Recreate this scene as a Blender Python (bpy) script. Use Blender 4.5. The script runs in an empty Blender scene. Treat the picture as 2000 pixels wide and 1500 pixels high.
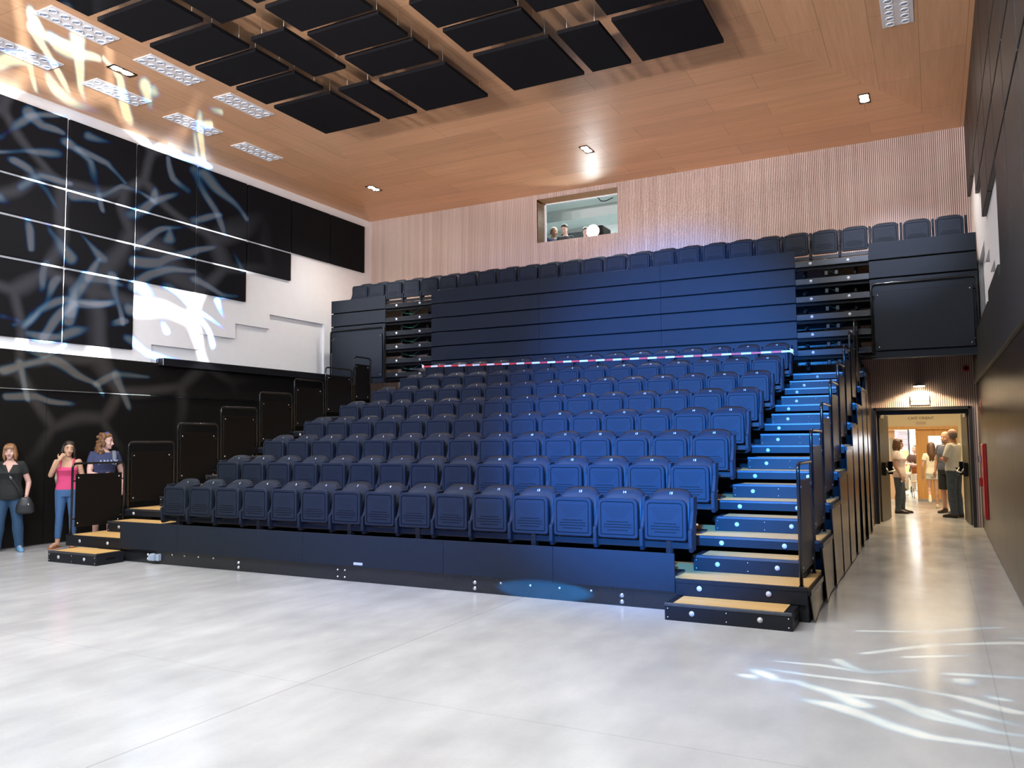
import bpy, bmesh, math, random
from mathutils import Vector, Matrix, noise
R = math.radians
PI = math.pi
random.seed(7)
scene = bpy.context.scene
C = scene.collection

# ------------------------------------------------------------------ camera
def basis(yaw, pitch, roll):
    f = Vector((math.sin(yaw)*math.cos(pitch), math.cos(yaw)*math.cos(pitch), math.sin(pitch)))
    r = Vector((math.cos(yaw), -math.sin(yaw), 0)); u = r.cross(f)
    return r*math.cos(roll)+u*math.sin(roll), u*math.cos(roll)-r*math.sin(roll), f
cam_data = bpy.data.cameras.new('camera')
cam = bpy.data.objects.new('camera', cam_data); C.objects.link(cam)
cr, cu, cf = basis(-0.477845, 0.067746, -0.008575)
cam.matrix_world = Matrix(((cr.x, cu.x, -cf.x, 0), (cr.y, cu.y, -cf.y, 0), (cr.z, cu.z, -cf.z, 1.67), (0, 0, 0, 1)))
cam_data.sensor_width = 36; cam_data.lens = 36*1594.39/2000; cam_data.clip_end = 200
scene.camera = cam

# ------------------------------------------------------------------ world, exposure
scene.view_settings.view_transform = 'Standard'
scene.view_settings.look = 'None'
scene.view_settings.gamma = 1
scene.view_settings.exposure = 0.0
w = bpy.data.worlds.new('world'); scene.world = w; w.use_nodes = True
w.node_tree.nodes['Background'].inputs[0].default_value = (0.80, 0.86, 1.0, 1)
w.node_tree.nodes['Background'].inputs[1].default_value = 0.22

def light(name, kind, loc, target, energy, color=(1, 1, 1), parent=None, **kw):
    d = bpy.data.lights.new(name, kind); d.energy = energy; d.color = color
    for k, v in kw.items(): setattr(d, k, v)
    o = bpy.data.objects.new(name, d); C.objects.link(o)
    o.location = loc
    if target is not None:
        o.rotation_euler = (Vector(target)-Vector(loc)).to_track_quat('-Z', 'Y').to_euler()
    if parent: o.parent = parent
    return o
# unseen lamps out of frame: added fills and the blue wash
light('floor_fill', 'AREA', (-6.0, 3.2, 7.3), (-6.2, 5.6, 0), 1950, (0.89, 0.96, 1.0), shape='RECTANGLE', size=11, size_y=2.5)  # added overhead fill that brightens the floor
light('front_fill', 'AREA', (-5.5, -5.0, 5.6), (-6.5, 14, 4.0), 25, (0.90, 0.90, 1.0), shape='RECTANGLE', size=8, size_y=1.2)  # weak unseen fill added for the front faces
for lx, tx in ((-9.0, -10.0), (-6.0, -6.0), (-3.0, -1.6)):
    light('ceiling_fill', 'SPOT', (lx, -4.0, 3.1), (tx, 17.2, 10.0), 4150, (1.0, 0.90, 0.90), spot_size=R(25), spot_blend=0.3, shadow_soft_size=0.25).scale = (2.2, 1, 1)  # added spots lifting the ceiling and upper end wall
light('blue_wash_lamp', 'SPOT', (0.3, -3.0, 4.0), (-3.6, 12.0, 2.05), 62000, (0.03, 0.28, 1.0), spot_size=R(21.5), spot_blend=0.75, shadow_soft_size=0.2).scale = (1, 1.36, 1)
light('blue_side_lamp', 'SPOT', (-3.0, -3.0, 4.0), (-6.4, 11.5, 1.9), 10500, (0.07, 0.25, 1.0), spot_size=R(34), spot_blend=1.0, shadow_soft_size=0.3)
light('plinth_patch_fill', 'SPOT', (-3.72, 1.2, 0.10), (-3.72, 7.83, 0.085), 20000, (0.0, 0.36, 1.0), spot_size=R(10.4), spot_blend=0.45, shadow_soft_size=0.02).scale = (1, 0.19, 1)  # added spot standing in for the blue reflection on the plinth
light('left_wall_fill', 'SPOT', (-1.5, -2.5, 4.8), (-13.1, 11.5, 3.3), 4500, (0.80, 0.88, 1.0), spot_size=R(40), spot_blend=1.0, shadow_soft_size=0.3)  # cool fill added to whiten the left wall
light('left_block_fill', 'SPOT', (-10.9, 8.4, 7.25), (-11.4, 15.1, 4.6), 4200, (1.0, 0.96, 0.9), spot_size=R(24), spot_blend=0.9, shadow_soft_size=0.1)  # extra beam added to brighten the upper left block
light('right_block_fill', 'SPOT', (-1.2, 8.4, 7.25), (-0.6, 15.1, 5.1), 2400, (0.62, 0.72, 1.0), spot_size=R(22), spot_blend=0.9, shadow_soft_size=0.1)  # added fill for the upper right block, no real fixture

# ------------------------------------------------------------------ gobo projectors: branch patterns
GOBO_WALL = [[(-13.06,7.76,3.61),(-13.06,8.01,3.73),(-13.06,8.39,4.26),(-13.06,8.5,4.7)],[(-13.06,7.81,3.7),(-13.06,7.64,3.91)],[(-13.06,7.93,3.6),(-13.06,8.3,3.94),(-13.06,8.8,4.08),(-13.06,9.52,4.18),(-13.06,10.03,4.32)],[(-13.06,8.02,3.49),(-13.06,8.63,3.44),(-13.06,9.12,3.62),(-13.06,9.89,3.97)],[(-13.06,8.81,3.83),(-13.06,8.9,4.25),(-13.06,9.09,4.6)],[(-13.06,10.04,4.16),(-13.06,10.66,4.14),(-13.06,11.52,4.08),(-13.06,11.99,3.65)],[(-13.06,10.33,4.61),(-13.06,10.66,4.14),(-13.06,10.84,3.78)],[(-13.06,10.9,4.59),(-13.06,11.46,4.22),(-13.06,12.46,3.93)],[(-13.06,11.97,4.61),(-13.06,12.5,4.01)],[(-13.06,10.05,3.59),(-13.06,10.36,3.36),(-13.06,11.05,3.28)],[(-13.06,7.67,2.88),(-13.06,8.49,3.12),(-13.06,8.94,2.86),(-13.06,9.31,2.69),(-13.06,9.57,2.26)],[(-13.06,9.31,2.69),(-13.06,9.7,2.91),(-13.06,10.37,2.95)],[(-13.06,7.69,2.43),(-13.06,8.26,2.49),(-13.06,9.43,2.19)],[(-13.06,9.7,2.91),(-13.06,10.08,2.31)],[(-13.06,7.95,3.02),(-13.06,8.09,2.42)],[(-13.06,8.08,3.3),(-13.06,8.39,3.18),(-13.06,8.7,3.33)],[(-13.06,10.94,7.44),(-13.06,11.51,7.41),(-13.06,11.84,7.28)],[(-13.06,7.55,6.57),(-13.06,7.84,6.88),(-13.06,8.1,7.08),(-13.06,8.59,7.28)],[(-13.06,8.04,7.11),(-13.06,8.26,6.97),(-13.06,8.6,6.98)],[(-13.06,8.55,6.6),(-13.06,7.91,6.43),(-13.06,7.56,6.27)],[(-13.06,7.76,6.17),(-13.06,8.02,6.09),(-13.06,8.35,5.87),(-13.06,8.64,5.51)],[(-13.06,7.58,5.56),(-13.06,7.89,5.48),(-13.06,8.05,5.16),(-13.06,8.17,4.87)],[(-13.06,7.87,5.84),(-13.06,8.24,6.05),(-13.06,8.79,6.1)],[(-13.06,8.83,4.78),(-13.06,8.6,4.96),(-13.06,8.37,5.23),(-13.06,8.25,5.52)],[(-13.06,9.43,4.9),(-13.06,9.12,5.12),(-13.06,8.82,5.33)],[(-13.06,8.71,6.85),(-13.06,9.07,6.63),(-13.06,9.27,6.23),(-13.06,9.4,5.86)],[(-13.06,8.89,6.8),(-13.06,9.38,6.72),(-13.06,9.77,6.37)],[(-13.06,9.0,7.11),(-13.06,9.49,7.1),(-13.06,10.03,6.8)],[(-13.06,8.8,5.93),(-13.06,9.21,5.98),(-13.06,9.71,6.29),(-13.06,10.39,6.23)],[(-13.06,10.05,5.85),(-13.06,10.32,6.15),(-13.06,10.81,6.47),(-13.06,11.34,6.8)],[(-13.06,10.39,6.23),(-13.06,10.45,6.62)],[(-13.06,10.13,5.33),(-13.06,10.54,5.66),(-13.06,11.43,6.12)],[(-13.06,11.26,6.71),(-13.06,10.95,6.88),(-13.06,10.79,7.28)],[(-13.06,11.49,7.17),(-13.06,11.74,6.71),(-13.06,12.08,6.2),(-13.06,12.71,5.39)],[(-13.06,11.73,7.11),(-13.06,12.24,6.78),(-13.06,12.78,6.43)],[(-13.06,11.35,6.16),(-13.06,12.08,6.34)],[(-13.06,10.07,5.02),(-13.06,10.7,5.02),(-13.06,11.44,5.54),(-13.06,12.26,5.98)],[(-13.06,10.84,5.54),(-13.06,10.76,5.77)],[(-13.06,10.15,4.56),(-13.06,10.56,4.81),(-13.06,11.38,5.08)],[(-13.06,11.46,4.9),(-13.06,12.11,4.75),(-13.06,12.63,4.76)],[(-13.06,7.64,3.75),(-13.06,7.95,3.64),(-13.06,8.41,4.01),(-13.06,8.67,4.43)],[(-13.06,8.32,3.47),(-13.06,8.86,4.02),(-13.06,9.45,4.16),(-13.06,10.02,4.3)],[(-13.06,8.81,3.69),(-13.06,8.91,4.14),(-13.06,9.19,4.57),(-13.06,9.37,4.88)],[(-13.06,8.7,3.46),(-13.06,9.4,3.7),(-13.06,9.97,3.95)],[(-13.06,9.19,4.57),(-13.06,10.02,4.54)],[(-13.06,9.63,4.65),(-13.06,9.9,3.88)],[(-10.92,6.68,7.45),(-11.57,7.36,7.45),(-12.63,8.45,7.45)],[(-10.51,7.06,7.45),(-12.02,8.12,7.45),(-13.63,9.59,7.45)],[(-12.81,7.37,7.45),(-12.3,7.54,7.45),(-13.16,8.16,7.45)],[(-10.89,8.51,7.45),(-11.62,9.24,7.45),(-13.31,11.16,7.45)],[(-10.94,8.7,7.45),(-11.14,10.26,7.45)],[(-11.08,9.53,7.45),(-12.96,11.35,7.45)],[(-11.41,9.98,7.45),(-13.28,11.87,7.45)],[(-11.03,7.12,7.45),(-10.94,7.7,7.45)],[(-12.55,8.04,7.45),(-12.94,9.55,7.45)],[(-10.53,6.43,7.45),(-11.01,6.95,7.45),(-10.77,7.26,7.45)],[(-12.28,9.25,7.45),(-11.21,8.34,7.45),(-10.87,7.74,7.45)],[(-11.39,9.36,7.45),(-11.79,10.04,7.45),(-11.58,10.43,7.45)]]
GOBO_FLOOR = [[(-1.19,5.96,0.0),(-0.96,5.65,0.0),(-0.78,5.53,0.0),(-0.41,5.36,0.0),(-0.13,5.17,0.0),(0.35,5.18,0.0)],[(-1.16,6.15,0.0),(-1.0,5.93,0.0),(-0.87,5.96,0.0),(-0.66,5.76,0.0),(-0.5,5.54,0.0)],[(-1.15,6.2,0.0),(-0.66,6.18,0.0),(-0.18,6.14,0.0),(0.17,6.06,0.0),(0.41,5.91,0.0)],[(-1.03,5.92,0.0),(-0.95,5.58,0.0)],[(-1.07,6.46,0.0),(-0.8,6.5,0.0),(-0.48,6.43,0.0),(-0.19,6.66,0.0)],[(-0.71,6.73,0.0),(-0.48,6.43,0.0)],[(-0.62,5.75,0.0),(-0.3,5.76,0.0),(-0.09,5.52,0.0),(0.15,5.44,-0.0),(0.37,5.47,0.0)],[(0.13,5.74,0.0),(0.38,5.58,0.0)],[(0.09,6.5,0.0),(0.39,6.16,0.0)],[(0.0,6.62,0.0),(0.47,6.68,-0.0)],[(-0.55,7.44,0.0),(0.08,7.97,0.0),(0.61,8.47,0.0)],[(-0.51,7.75,0.0),(0.08,7.91,0.0),(0.57,7.97,0.0)],[(-0.57,6.99,0.0),(-0.21,7.43,0.0),(0.56,7.79,0.0)],[(-0.2,7.02,0.0),(0.22,7.27,0.0),(0.5,7.08,0.0)],[(-0.09,5.65,0.0),(0.07,5.48,0.0)]]
# 121

def gobo(name, loc, target, energy, strokes, width, spot, soft, vor_amount, taper=0.5, tint=(1, 1, 1)):
    o = light(name, 'SPOT', loc, target, energy, tint, spot_size=spot, spot_blend=0.12, shadow_soft_size=soft)
    inv = (Vector(target)-Vector(loc)).to_track_quat('-Z', 'Y').to_matrix().inverted()
    segs = []
    for L in strokes:
        q = [inv @ (Vector(p if len(p) == 3 else (p[0], p[1], 0))-Vector(loc)) for p in L]
        q = [(v.x/-v.z, v.y/-v.z) for v in q]
        nq = len(q)-1
        segs += [(q[i], q[i+1], 1.0-taper*i/nq, 1.0-taper*(i+1)/nq) for i in range(nq)]
    d = o.data; d.use_nodes = True; nt = d.node_tree; N = nt.nodes; Lk = nt.links
    em = [n for n in N if n.type == 'EMISSION'][0]
    tc = N.new('ShaderNodeTexCoord'); sx = N.new('ShaderNodeSeparateXYZ'); Lk.new(tc.outputs['Normal'], sx.inputs[0])
    def m(op, a, b=None, c=None, clamp=False):
        n = N.new('ShaderNodeMath'); n.operation = op; n.use_clamp = clamp
        for i, v in enumerate((a, b, c)):
            if v is None: continue
            if isinstance(v, (int, float)): n.inputs[i].default_value = v
            else: Lk.new(v, n.inputs[i])
        return n.outputs[0]
    def vm(op, a, b=None, scale=None):
        n = N.new('ShaderNodeVectorMath'); n.operation = op
        for i, v in enumerate((a, b)):
            if v is None: continue
            if isinstance(v, tuple): n.inputs[i].default_value = v
            else: Lk.new(v, n.inputs[i])
        if scale is not None: Lk.new(scale, n.inputs['Scale'])
        return n
    nz = m('MULTIPLY', sx.outputs[2], -1.0)
    cb = N.new('ShaderNodeCombineXYZ')
    Lk.new(m('DIVIDE', sx.outputs[0], nz), cb.inputs[0]); Lk.new(m('DIVIDE', sx.outputs[1], nz), cb.inputs[1])
    ns = N.new('ShaderNodeTexNoise'); ns.inputs['Scale'].default_value = 14; ns.inputs['Detail'].default_value = 1
    Lk.new(cb.outputs[0], ns.inputs['Vector'])
    off = vm('SUBTRACT', ns.outputs['Color'], (0.5, 0.5, 0.5)).outputs[0]
    sc = N.new('ShaderNodeVectorMath'); sc.operation = 'SCALE'; sc.inputs['Scale'].default_value = 0.03
    Lk.new(off, sc.inputs[0])
    P = vm('ADD', cb.outputs[0], sc.outputs[0]).outputs[0]
    cur = None
    for (ax, ay), (bx, by), w0, w1 in segs:
        dx, dy = bx-ax, by-ay; l2 = max(dx*dx+dy*dy, 1e-8)
        pa = vm('SUBTRACT', P, (ax, ay, 0)).outputs[0]
        t = m('MULTIPLY', vm('DOT_PRODUCT', pa, (dx, dy, 0)).outputs['Value'], 1/l2, clamp=True)
        n = N.new('ShaderNodeVectorMath'); n.operation = 'SCALE'; n.inputs[0].default_value = (dx, dy, 0); Lk.new(t, n.inputs['Scale'])
        e = vm('SUBTRACT', pa, n.outputs[0]).outputs[0]
        wt = m('MULTIPLY_ADD', t, w1-w0, w0)
        dl = m('DIVIDE', vm('DOT_PRODUCT', e, e).outputs['Value'], m('MULTIPLY', wt, wt))
        cur = dl if cur is None else m('MINIMUM', cur, dl)
    dist = m('SQRT', cur)
    wn = m('MULTIPLY_ADD', ns.outputs['Fac'], width*1.4, width*0.3)
    chans = []
    for k in (0.86, 1.0, 1.12):
        chans.append(m('MULTIPLY_ADD', m('DIVIDE', dist, m('MULTIPLY', wn, k)), -1.6, 2.2, clamp=True))
    vo = N.new('ShaderNodeTexVoronoi'); vo.feature = 'DISTANCE_TO_EDGE'; vo.inputs['Scale'].default_value = 10.5
    Lk.new(P, vo.inputs['Vector'])
    v2 = m('MULTIPLY', m('MULTIPLY_ADD', vo.outputs['Distance'], -16.0, 1.25, clamp=True), vor_amount)
    rad = vm('LENGTH', cb.outputs[0]).outputs['Value']
    v2 = m('MULTIPLY', v2, m('MULTIPLY_ADD', rad, -14.0, 3.4, clamp=True))
    cc = N.new('ShaderNodeCombineXYZ')
    for i, ch in enumerate(chans): Lk.new(m('MAXIMUM', ch, v2), cc.inputs[i])
    Lk.new(cc.outputs[0], em.inputs['Color'])
    return o
for k in range(4):
    gobo('gobo_wall_lamp', (-0.5, -1.0, 4.4), (-13.1, 8.2, 5.0), 125000, GOBO_WALL[k::4], 0.0046, R(44), 0.012, 0.38 if k == 0 else 0.0)
gobo('gobo_floor_lamp', (-9.5, 3.5, 5.5), (0.2, 5.9, 0), 9000, GOBO_FLOOR, 0.0029, R(28), 0.012, 0.0, 0.0, (1.0, 0.98, 0.86))

# ------------------------------------------------------------------ materials
MATS = {}
def lin(r, g, b):
    f = lambda c: (c/255/12.92 if c/255 <= 0.04045 else ((c/255+0.055)/1.055)**2.4)
    return (f(r), f(g), f(b), 1)
class NT:
    def __init__(s, name):
        s.m = bpy.data.materials.new(name); s.m.use_nodes = True
        s.t = s.m.node_tree; s.N = s.t.nodes; s.L = s.t.links; s.b = s.N['Principled BSDF']
        s.co = s.N.new('ShaderNodeTexCoord').outputs['Object']
    def node(s, typ, **kw):
        n = s.N.new('ShaderNode'+typ)
        for k, v in kw.items(): setattr(n, k, v)
        return n
    def math(s, op, a, b=None, c=None, clamp=False):
        n = s.node('Math', operation=op, use_clamp=clamp)
        for i, v in enumerate((a, b, c)):
            if v is None: continue
            if isinstance(v, (int, float)): n.inputs[i].default_value = v
            else: s.L.new(v, n.inputs[i])
        return n.outputs[0]
    def noise(s, scale, detail=3, stretch=(1, 1, 1), vec=None, dist=0):
        mp = s.node('Mapping'); mp.inputs['Scale'].default_value = stretch
        s.L.new(vec or s.co, mp.inputs[0])
        n = s.node('TexNoise'); n.inputs['Scale'].default_value = scale; n.inputs['Detail'].default_value = detail
        n.inputs['Distortion'].default_value = dist
        s.L.new(mp.outputs[0], n.inputs['Vector']); return n.outputs['Fac']
    def mix(s, fac, a, b):
        n = s.node('Mix', data_type='RGBA')
        for sock, v in ((n.inputs['Factor'], fac), (n.inputs['A'], a), (n.inputs['B'], b)):
            pass
        for idx, v in ((0, fac), (6, a), (7, b)):
            if isinstance(v, (int, float, tuple)): n.inputs[idx].default_value = v
            else: s.L.new(v, n.inputs[idx])
        return n.outputs[2]
    def ramp(s, v, a, b):
        return s.math('DIVIDE', s.math('SUBTRACT', v, a), b-a, clamp=True)
    def color(s, v): s.L.new(v, s.b.inputs['Base Color'])
    def bump(s, h, strength=0.2, dist=0.01):
        n = s.node('Bump'); n.inputs['Strength'].default_value = strength; n.inputs['Distance'].default_value = dist
        s.L.new(h, n.inputs['Height']); s.L.new(n.outputs[0], s.b.inputs['Normal'])
def mat(name, col, rough=0.5, metal=0.0, var=0.12, scale=6.0, bump=0.0, emit=None, spec=None, bscale=None):
    if name in MATS: return MATS[name]
    t = NT(name)
    if len(col) == 3: col = lin(*col)
    nz = t.noise(scale, 3)
    dark = tuple(c*(1-var) for c in col[:3])+(1,); lite = tuple(min(1, c*(1+var)) for c in col[:3])+(1,)
    t.color(t.mix(nz, dark, lite))
    t.b.inputs['Roughness'].default_value = rough; t.b.inputs['Metallic'].default_value = metal
    if spec is not None: t.b.inputs['Specular IOR Level'].default_value = spec
    if bump: t.bump(t.noise(bscale or scale*12, 2), bump, 0.004)
    if emit:
        t.b.inputs['Emission Color'].default_value = emit[0]+(1,); t.b.inputs['Emission Strength'].default_value = emit[1]
    MATS[name] = t.m; return t.m

def m_floor():
    t = NT('polished_concrete')
    a = t.noise(0.7, 6, dist=0.4); b = t.noise(3.0, 5, (1, 0.45, 1)); c = t.noise(40, 2)
    v = t.math('ADD', t.math('MULTIPLY', a, 0.55), t.math('MULTIPLY', b, 0.45))
    col = t.mix(t.ramp(v, 0.32, 0.68), (0.40, 0.40, 0.405, 1), (0.60, 0.595, 0.60, 1))
    col = t.mix(t.math('MULTIPLY', t.ramp(c, 0.45, 0.75), 0.10), col, (0.36, 0.36, 0.36, 1))
    s = t.node('SeparateXYZ'); t.L.new(t.co, s.inputs[0])
    jx = t.math('LESS_THAN', t.math('ABSOLUTE', t.math('SUBTRACT', s.outputs[0], -3.955)), 0.004)
    jy = t.math('LESS_THAN', t.math('ABSOLUTE', t.math('SUBTRACT', s.outputs[1], 4.455)), 0.003)
    jz = t.math('LESS_THAN', t.math('ABSOLUTE', t.math('SUBTRACT', s.outputs[0], 0.285)), 0.005)
    j = t.math('MAXIMUM', t.math('MAXIMUM', jx, t.math('MULTIPLY', jy, 0.6)), t.math('MULTIPLY', jz, 0.35))
    t.color(t.mix(t.math('MULTIPLY', j, 0.65), col, (0.22, 0.20, 0.19, 1)))
    t.L.new(t.math('MULTIPLY_ADD', b, 0.14, 0.13), t.b.inputs['Roughness'])
    t.bump(a, 0.03, 0.02); t.b.inputs['Specular IOR Level'].default_value = 0.5
    return t.m
def m_veneer():
    t = NT('oak_veneer_ceiling')
    s = t.node('SeparateXYZ'); t.L.new(t.co, s.inputs[0]); X, Y = s.outputs[0], s.outputs[1]
    l = t.math('MULTIPLY', t.math('SUBTRACT', -9.45, X), 1.67); r = t.math('MULTIPLY', t.math('ADD', X, 2.35), 2.05)
    edge = t.math('ADD', t.math('MAXIMUM', t.math('MAXIMUM', l, r), 0.0), 11.12)
    back = t.math('GREATER_THAN', Y, edge)
    gx = t.noise(1.0, 4, (1.2, 26, 1)); gy = t.noise(1.0, 4, (26, 1.2, 1))
    lx = t.noise(1.0, 2, (0.25, 3, 1)); ly = t.noise(1.0, 2, (3, 0.25, 1))
    g = t.math('ADD', t.math('MULTIPLY', gx, back), t.math('MULTIPLY', gy, t.math('SUBTRACT', 1.0, back)))
    lg = t.math('ADD', t.math('MULTIPLY', lx, back), t.math('MULTIPLY', ly, t.math('SUBTRACT', 1.0, back)))
    br = t.node('TexBrick'); br.offset = 0.37; br.inputs['Scale'].default_value = 1
    br.inputs['Brick Width'].default_value = 2.4; br.inputs['Row Height'].default_value = 0.62; br.inputs['Mortar Size'].default_value = 0.004
    br.inputs['Color1'].default_value = (1, 1, 1, 1); br.inputs['Color2'].default_value = (0.86, 0.86, 0.86, 1); br.inputs['Mortar'].default_value = (0.5, 0.5, 0.5, 1)
    sw = t.node('CombineXYZ')
    nb = t.math('SUBTRACT', 1.0, back)
    t.L.new(t.math('ADD', t.math('MULTIPLY', X, back), t.math('MULTIPLY', Y, nb)), sw.inputs[0])
    t.L.new(t.math('ADD', t.math('MULTIPLY', Y, back), t.math('MULTIPLY', X, nb)), sw.inputs[1])
    t.L.new(sw.outputs[0], br.inputs['Vector'])
    v = t.math('ADD', t.math('MULTIPLY', t.ramp(g, 0.3, 0.7), 0.6), t.math('MULTIPLY', t.ramp(lg, 0.3, 0.7), 0.4))
    col = t.mix(v, (0.64, 0.355, 0.188, 1), (0.80, 0.480, 0.280, 1))
    mm = t.node('Mix', data_type='RGBA', blend_type='MULTIPLY'); mm.inputs[0].default_value = 1
    t.L.new(col, mm.inputs[6]); t.L.new(br.outputs['Color'], mm.inputs[7])
    t.color(mm.outputs[2]); t.b.inputs['Roughness'].default_value = 0.42
    return t.m
def m_wood(name, c1, c2, axis=0, rough=0.45, k=30):
    if name in MATS: return MATS[name]
    t = NT(name)
    st = [k, k, k]; st[axis] = 1.5
    g = t.noise(1.0, 4, tuple(st)); l = t.noise(1.0, 2, tuple(max(0.4, q/9) for q in st))
    t.color(t.mix(t.math('ADD', t.math('MULTIPLY', t.ramp(g, .3, .7), .6), t.math('MULTIPLY', l, .4)), lin(*c1), lin(*c2)))
    t.b.inputs['Roughness'].default_value = rough
    MATS[name] = t.m; return t.m
def m_slat():
    t = NT('slatted_timber')
    s = t.node('SeparateXYZ'); t.L.new(t.co, s.inputs[0])
    n = t.node('TexWhiteNoise', noise_dimensions='1D')
    t.L.new(t.math('FLOOR', t.math('DIVIDE', s.outputs[0], 0.105)), n.inputs['W'])
    g = t.noise(1.0, 3, (60, 60, 1.2))
    v = t.math('ADD', t.math('MULTIPLY', n.outputs['Value'], .6), t.math('MULTIPLY', g, .4))
    t.color(t.mix(v, (0.54, 0.40, 0.35, 1), (0.70, 0.56, 0.51, 1))); t.b.inputs['Roughness'].default_value = 0.55
    return t.m
def m_seat():
    t = NT('seat_plastic')
    nz = t.noise(90, 2)
    s = t.node('SeparateXYZ'); t.L.new(t.co, s.inputs[0])
    fx = t.math('SUBTRACT', t.math('FRACT', t.math('DIVIDE', s.outputs[0], 0.012)), 0.5)
    fz = t.math('SUBTRACT', t.math('FRACT', t.math('DIVIDE', s.outputs[2], 0.012)), 0.5)
    dot = t.math('LESS_THAN', t.math('ADD', t.math('MULTIPLY', fx, fx), t.math('MULTIPLY', fz, fz)), 0.085)
    zn = t.math('DIVIDE', t.math('SUBTRACT', s.outputs[2], 0.545), 0.115)
    hw = t.math('MULTIPLY_ADD', zn, 0.09, 0.075)
    inx = t.math('LESS_THAN', t.math('ABSOLUTE', s.outputs[0]), hw)
    inz = t.math('LESS_THAN', t.math('ABSOLUTE', t.math('SUBTRACT', s.outputs[2], 0.605)), 0.065)
    hole = t.math('MULTIPLY', dot, t.math('MULTIPLY', inx, inz))
    base = t.mix(nz, (0.009, 0.013, 0.021, 1), (0.016, 0.021, 0.033, 1))
    t.color(t.mix(t.math('MULTIPLY', hole, 0.8), base, (0.008, 0.008, 0.01, 1)))
    t.b.inputs['Roughness'].default_value = 0.5; t.b.inputs['Specular IOR Level'].default_value = 0.14; t.bump(nz, 0.12, 0.002)
    return t.m
M_FLOOR = m_floor(); M_VENEER = m_veneer(); M_SLAT = m_slat(); M_SEAT = m_seat()
M_SEATP = mat('seat_plastic_plain', (0.014, 0.018, 0.027, 1), 0.5, var=0.25, scale=60, bump=0.08, spec=0.14)
M_WHITE = mat('white_plaster', (0.84, 0.84, 0.87, 1), 0.8, var=0.03)
M_BLACK = mat('black_acoustic_fabric', (0.009, 0.009, 0.011, 1), 0.85, var=0.2, scale=60, bump=0.1, spec=0.08)
M_LAM = mat('black_laminate', (0.008, 0.007, 0.0065, 1), 0.42, var=0.25, scale=25, spec=0.25)
M_LAMG = mat('bronze_laminate', (0.032, 0.021, 0.014, 1), 0.30, var=0.2, scale=18, metal=0.25, spec=0.3)
M_BAND = mat('charcoal_board', (0.018, 0.017, 0.016, 1), 0.5, var=0.15, scale=20)
M_PAINT = mat('black_steel_paint', (0.010, 0.010, 0.012, 1), 0.28, var=0.2)
M_TUBE = mat('gloss_black_tube', (0.008, 0.008, 0.009, 1), 0.15, var=0.1, metal=0.0)
M_FASCIA = mat('charcoal_fascia', (0.013, 0.017, 0.025, 1), 0.5, var=0.10, scale=14, bump=0.03, spec=0.15)
M_PLINTH = mat('gloss_black_plinth', (0.014, 0.014, 0.016, 1), 0.18, var=0.2)
M_BOX = mat('dark_step_paint', (0.010, 0.011, 0.015, 1), 0.4, var=0.25, scale=9, spec=0.25)
M_NOSE = mat('dark_nosing_metal', (0.010, 0.012, 0.016, 1), 0.35, var=0.1, spec=0.25)
M_TREAD = m_wood('beech_tread', (206, 160, 96), (230, 190, 124), 0, 0.4)
M_BOLT = mat('zinc_bolt', (0.75, 0.76, 0.8, 1), 0.25, metal=0.9, var=0.05)
M_DISC = mat('white_marker_disc', (0.52, 0.52, 0.54, 1), 0.4, var=0.03)
M_DARK = mat('matt_black_steel', (0.005, 0.005, 0.006, 1), 0.6, var=0.2, spec=0.12)
M_EDGE = mat('worn_steel_edge', (0.11, 0.12, 0.14, 1), 0.32, metal=0.8, var=0.25, scale=12)
M_CURT = mat('brown_black_vinyl', (0.030, 0.024, 0.019, 1), 0.24, var=0.25, scale=3, bump=0.15, bscale=5)
M_NUM = mat('white_print', (0.85, 0.85, 0.85, 1), 0.5, var=0.02)

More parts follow.
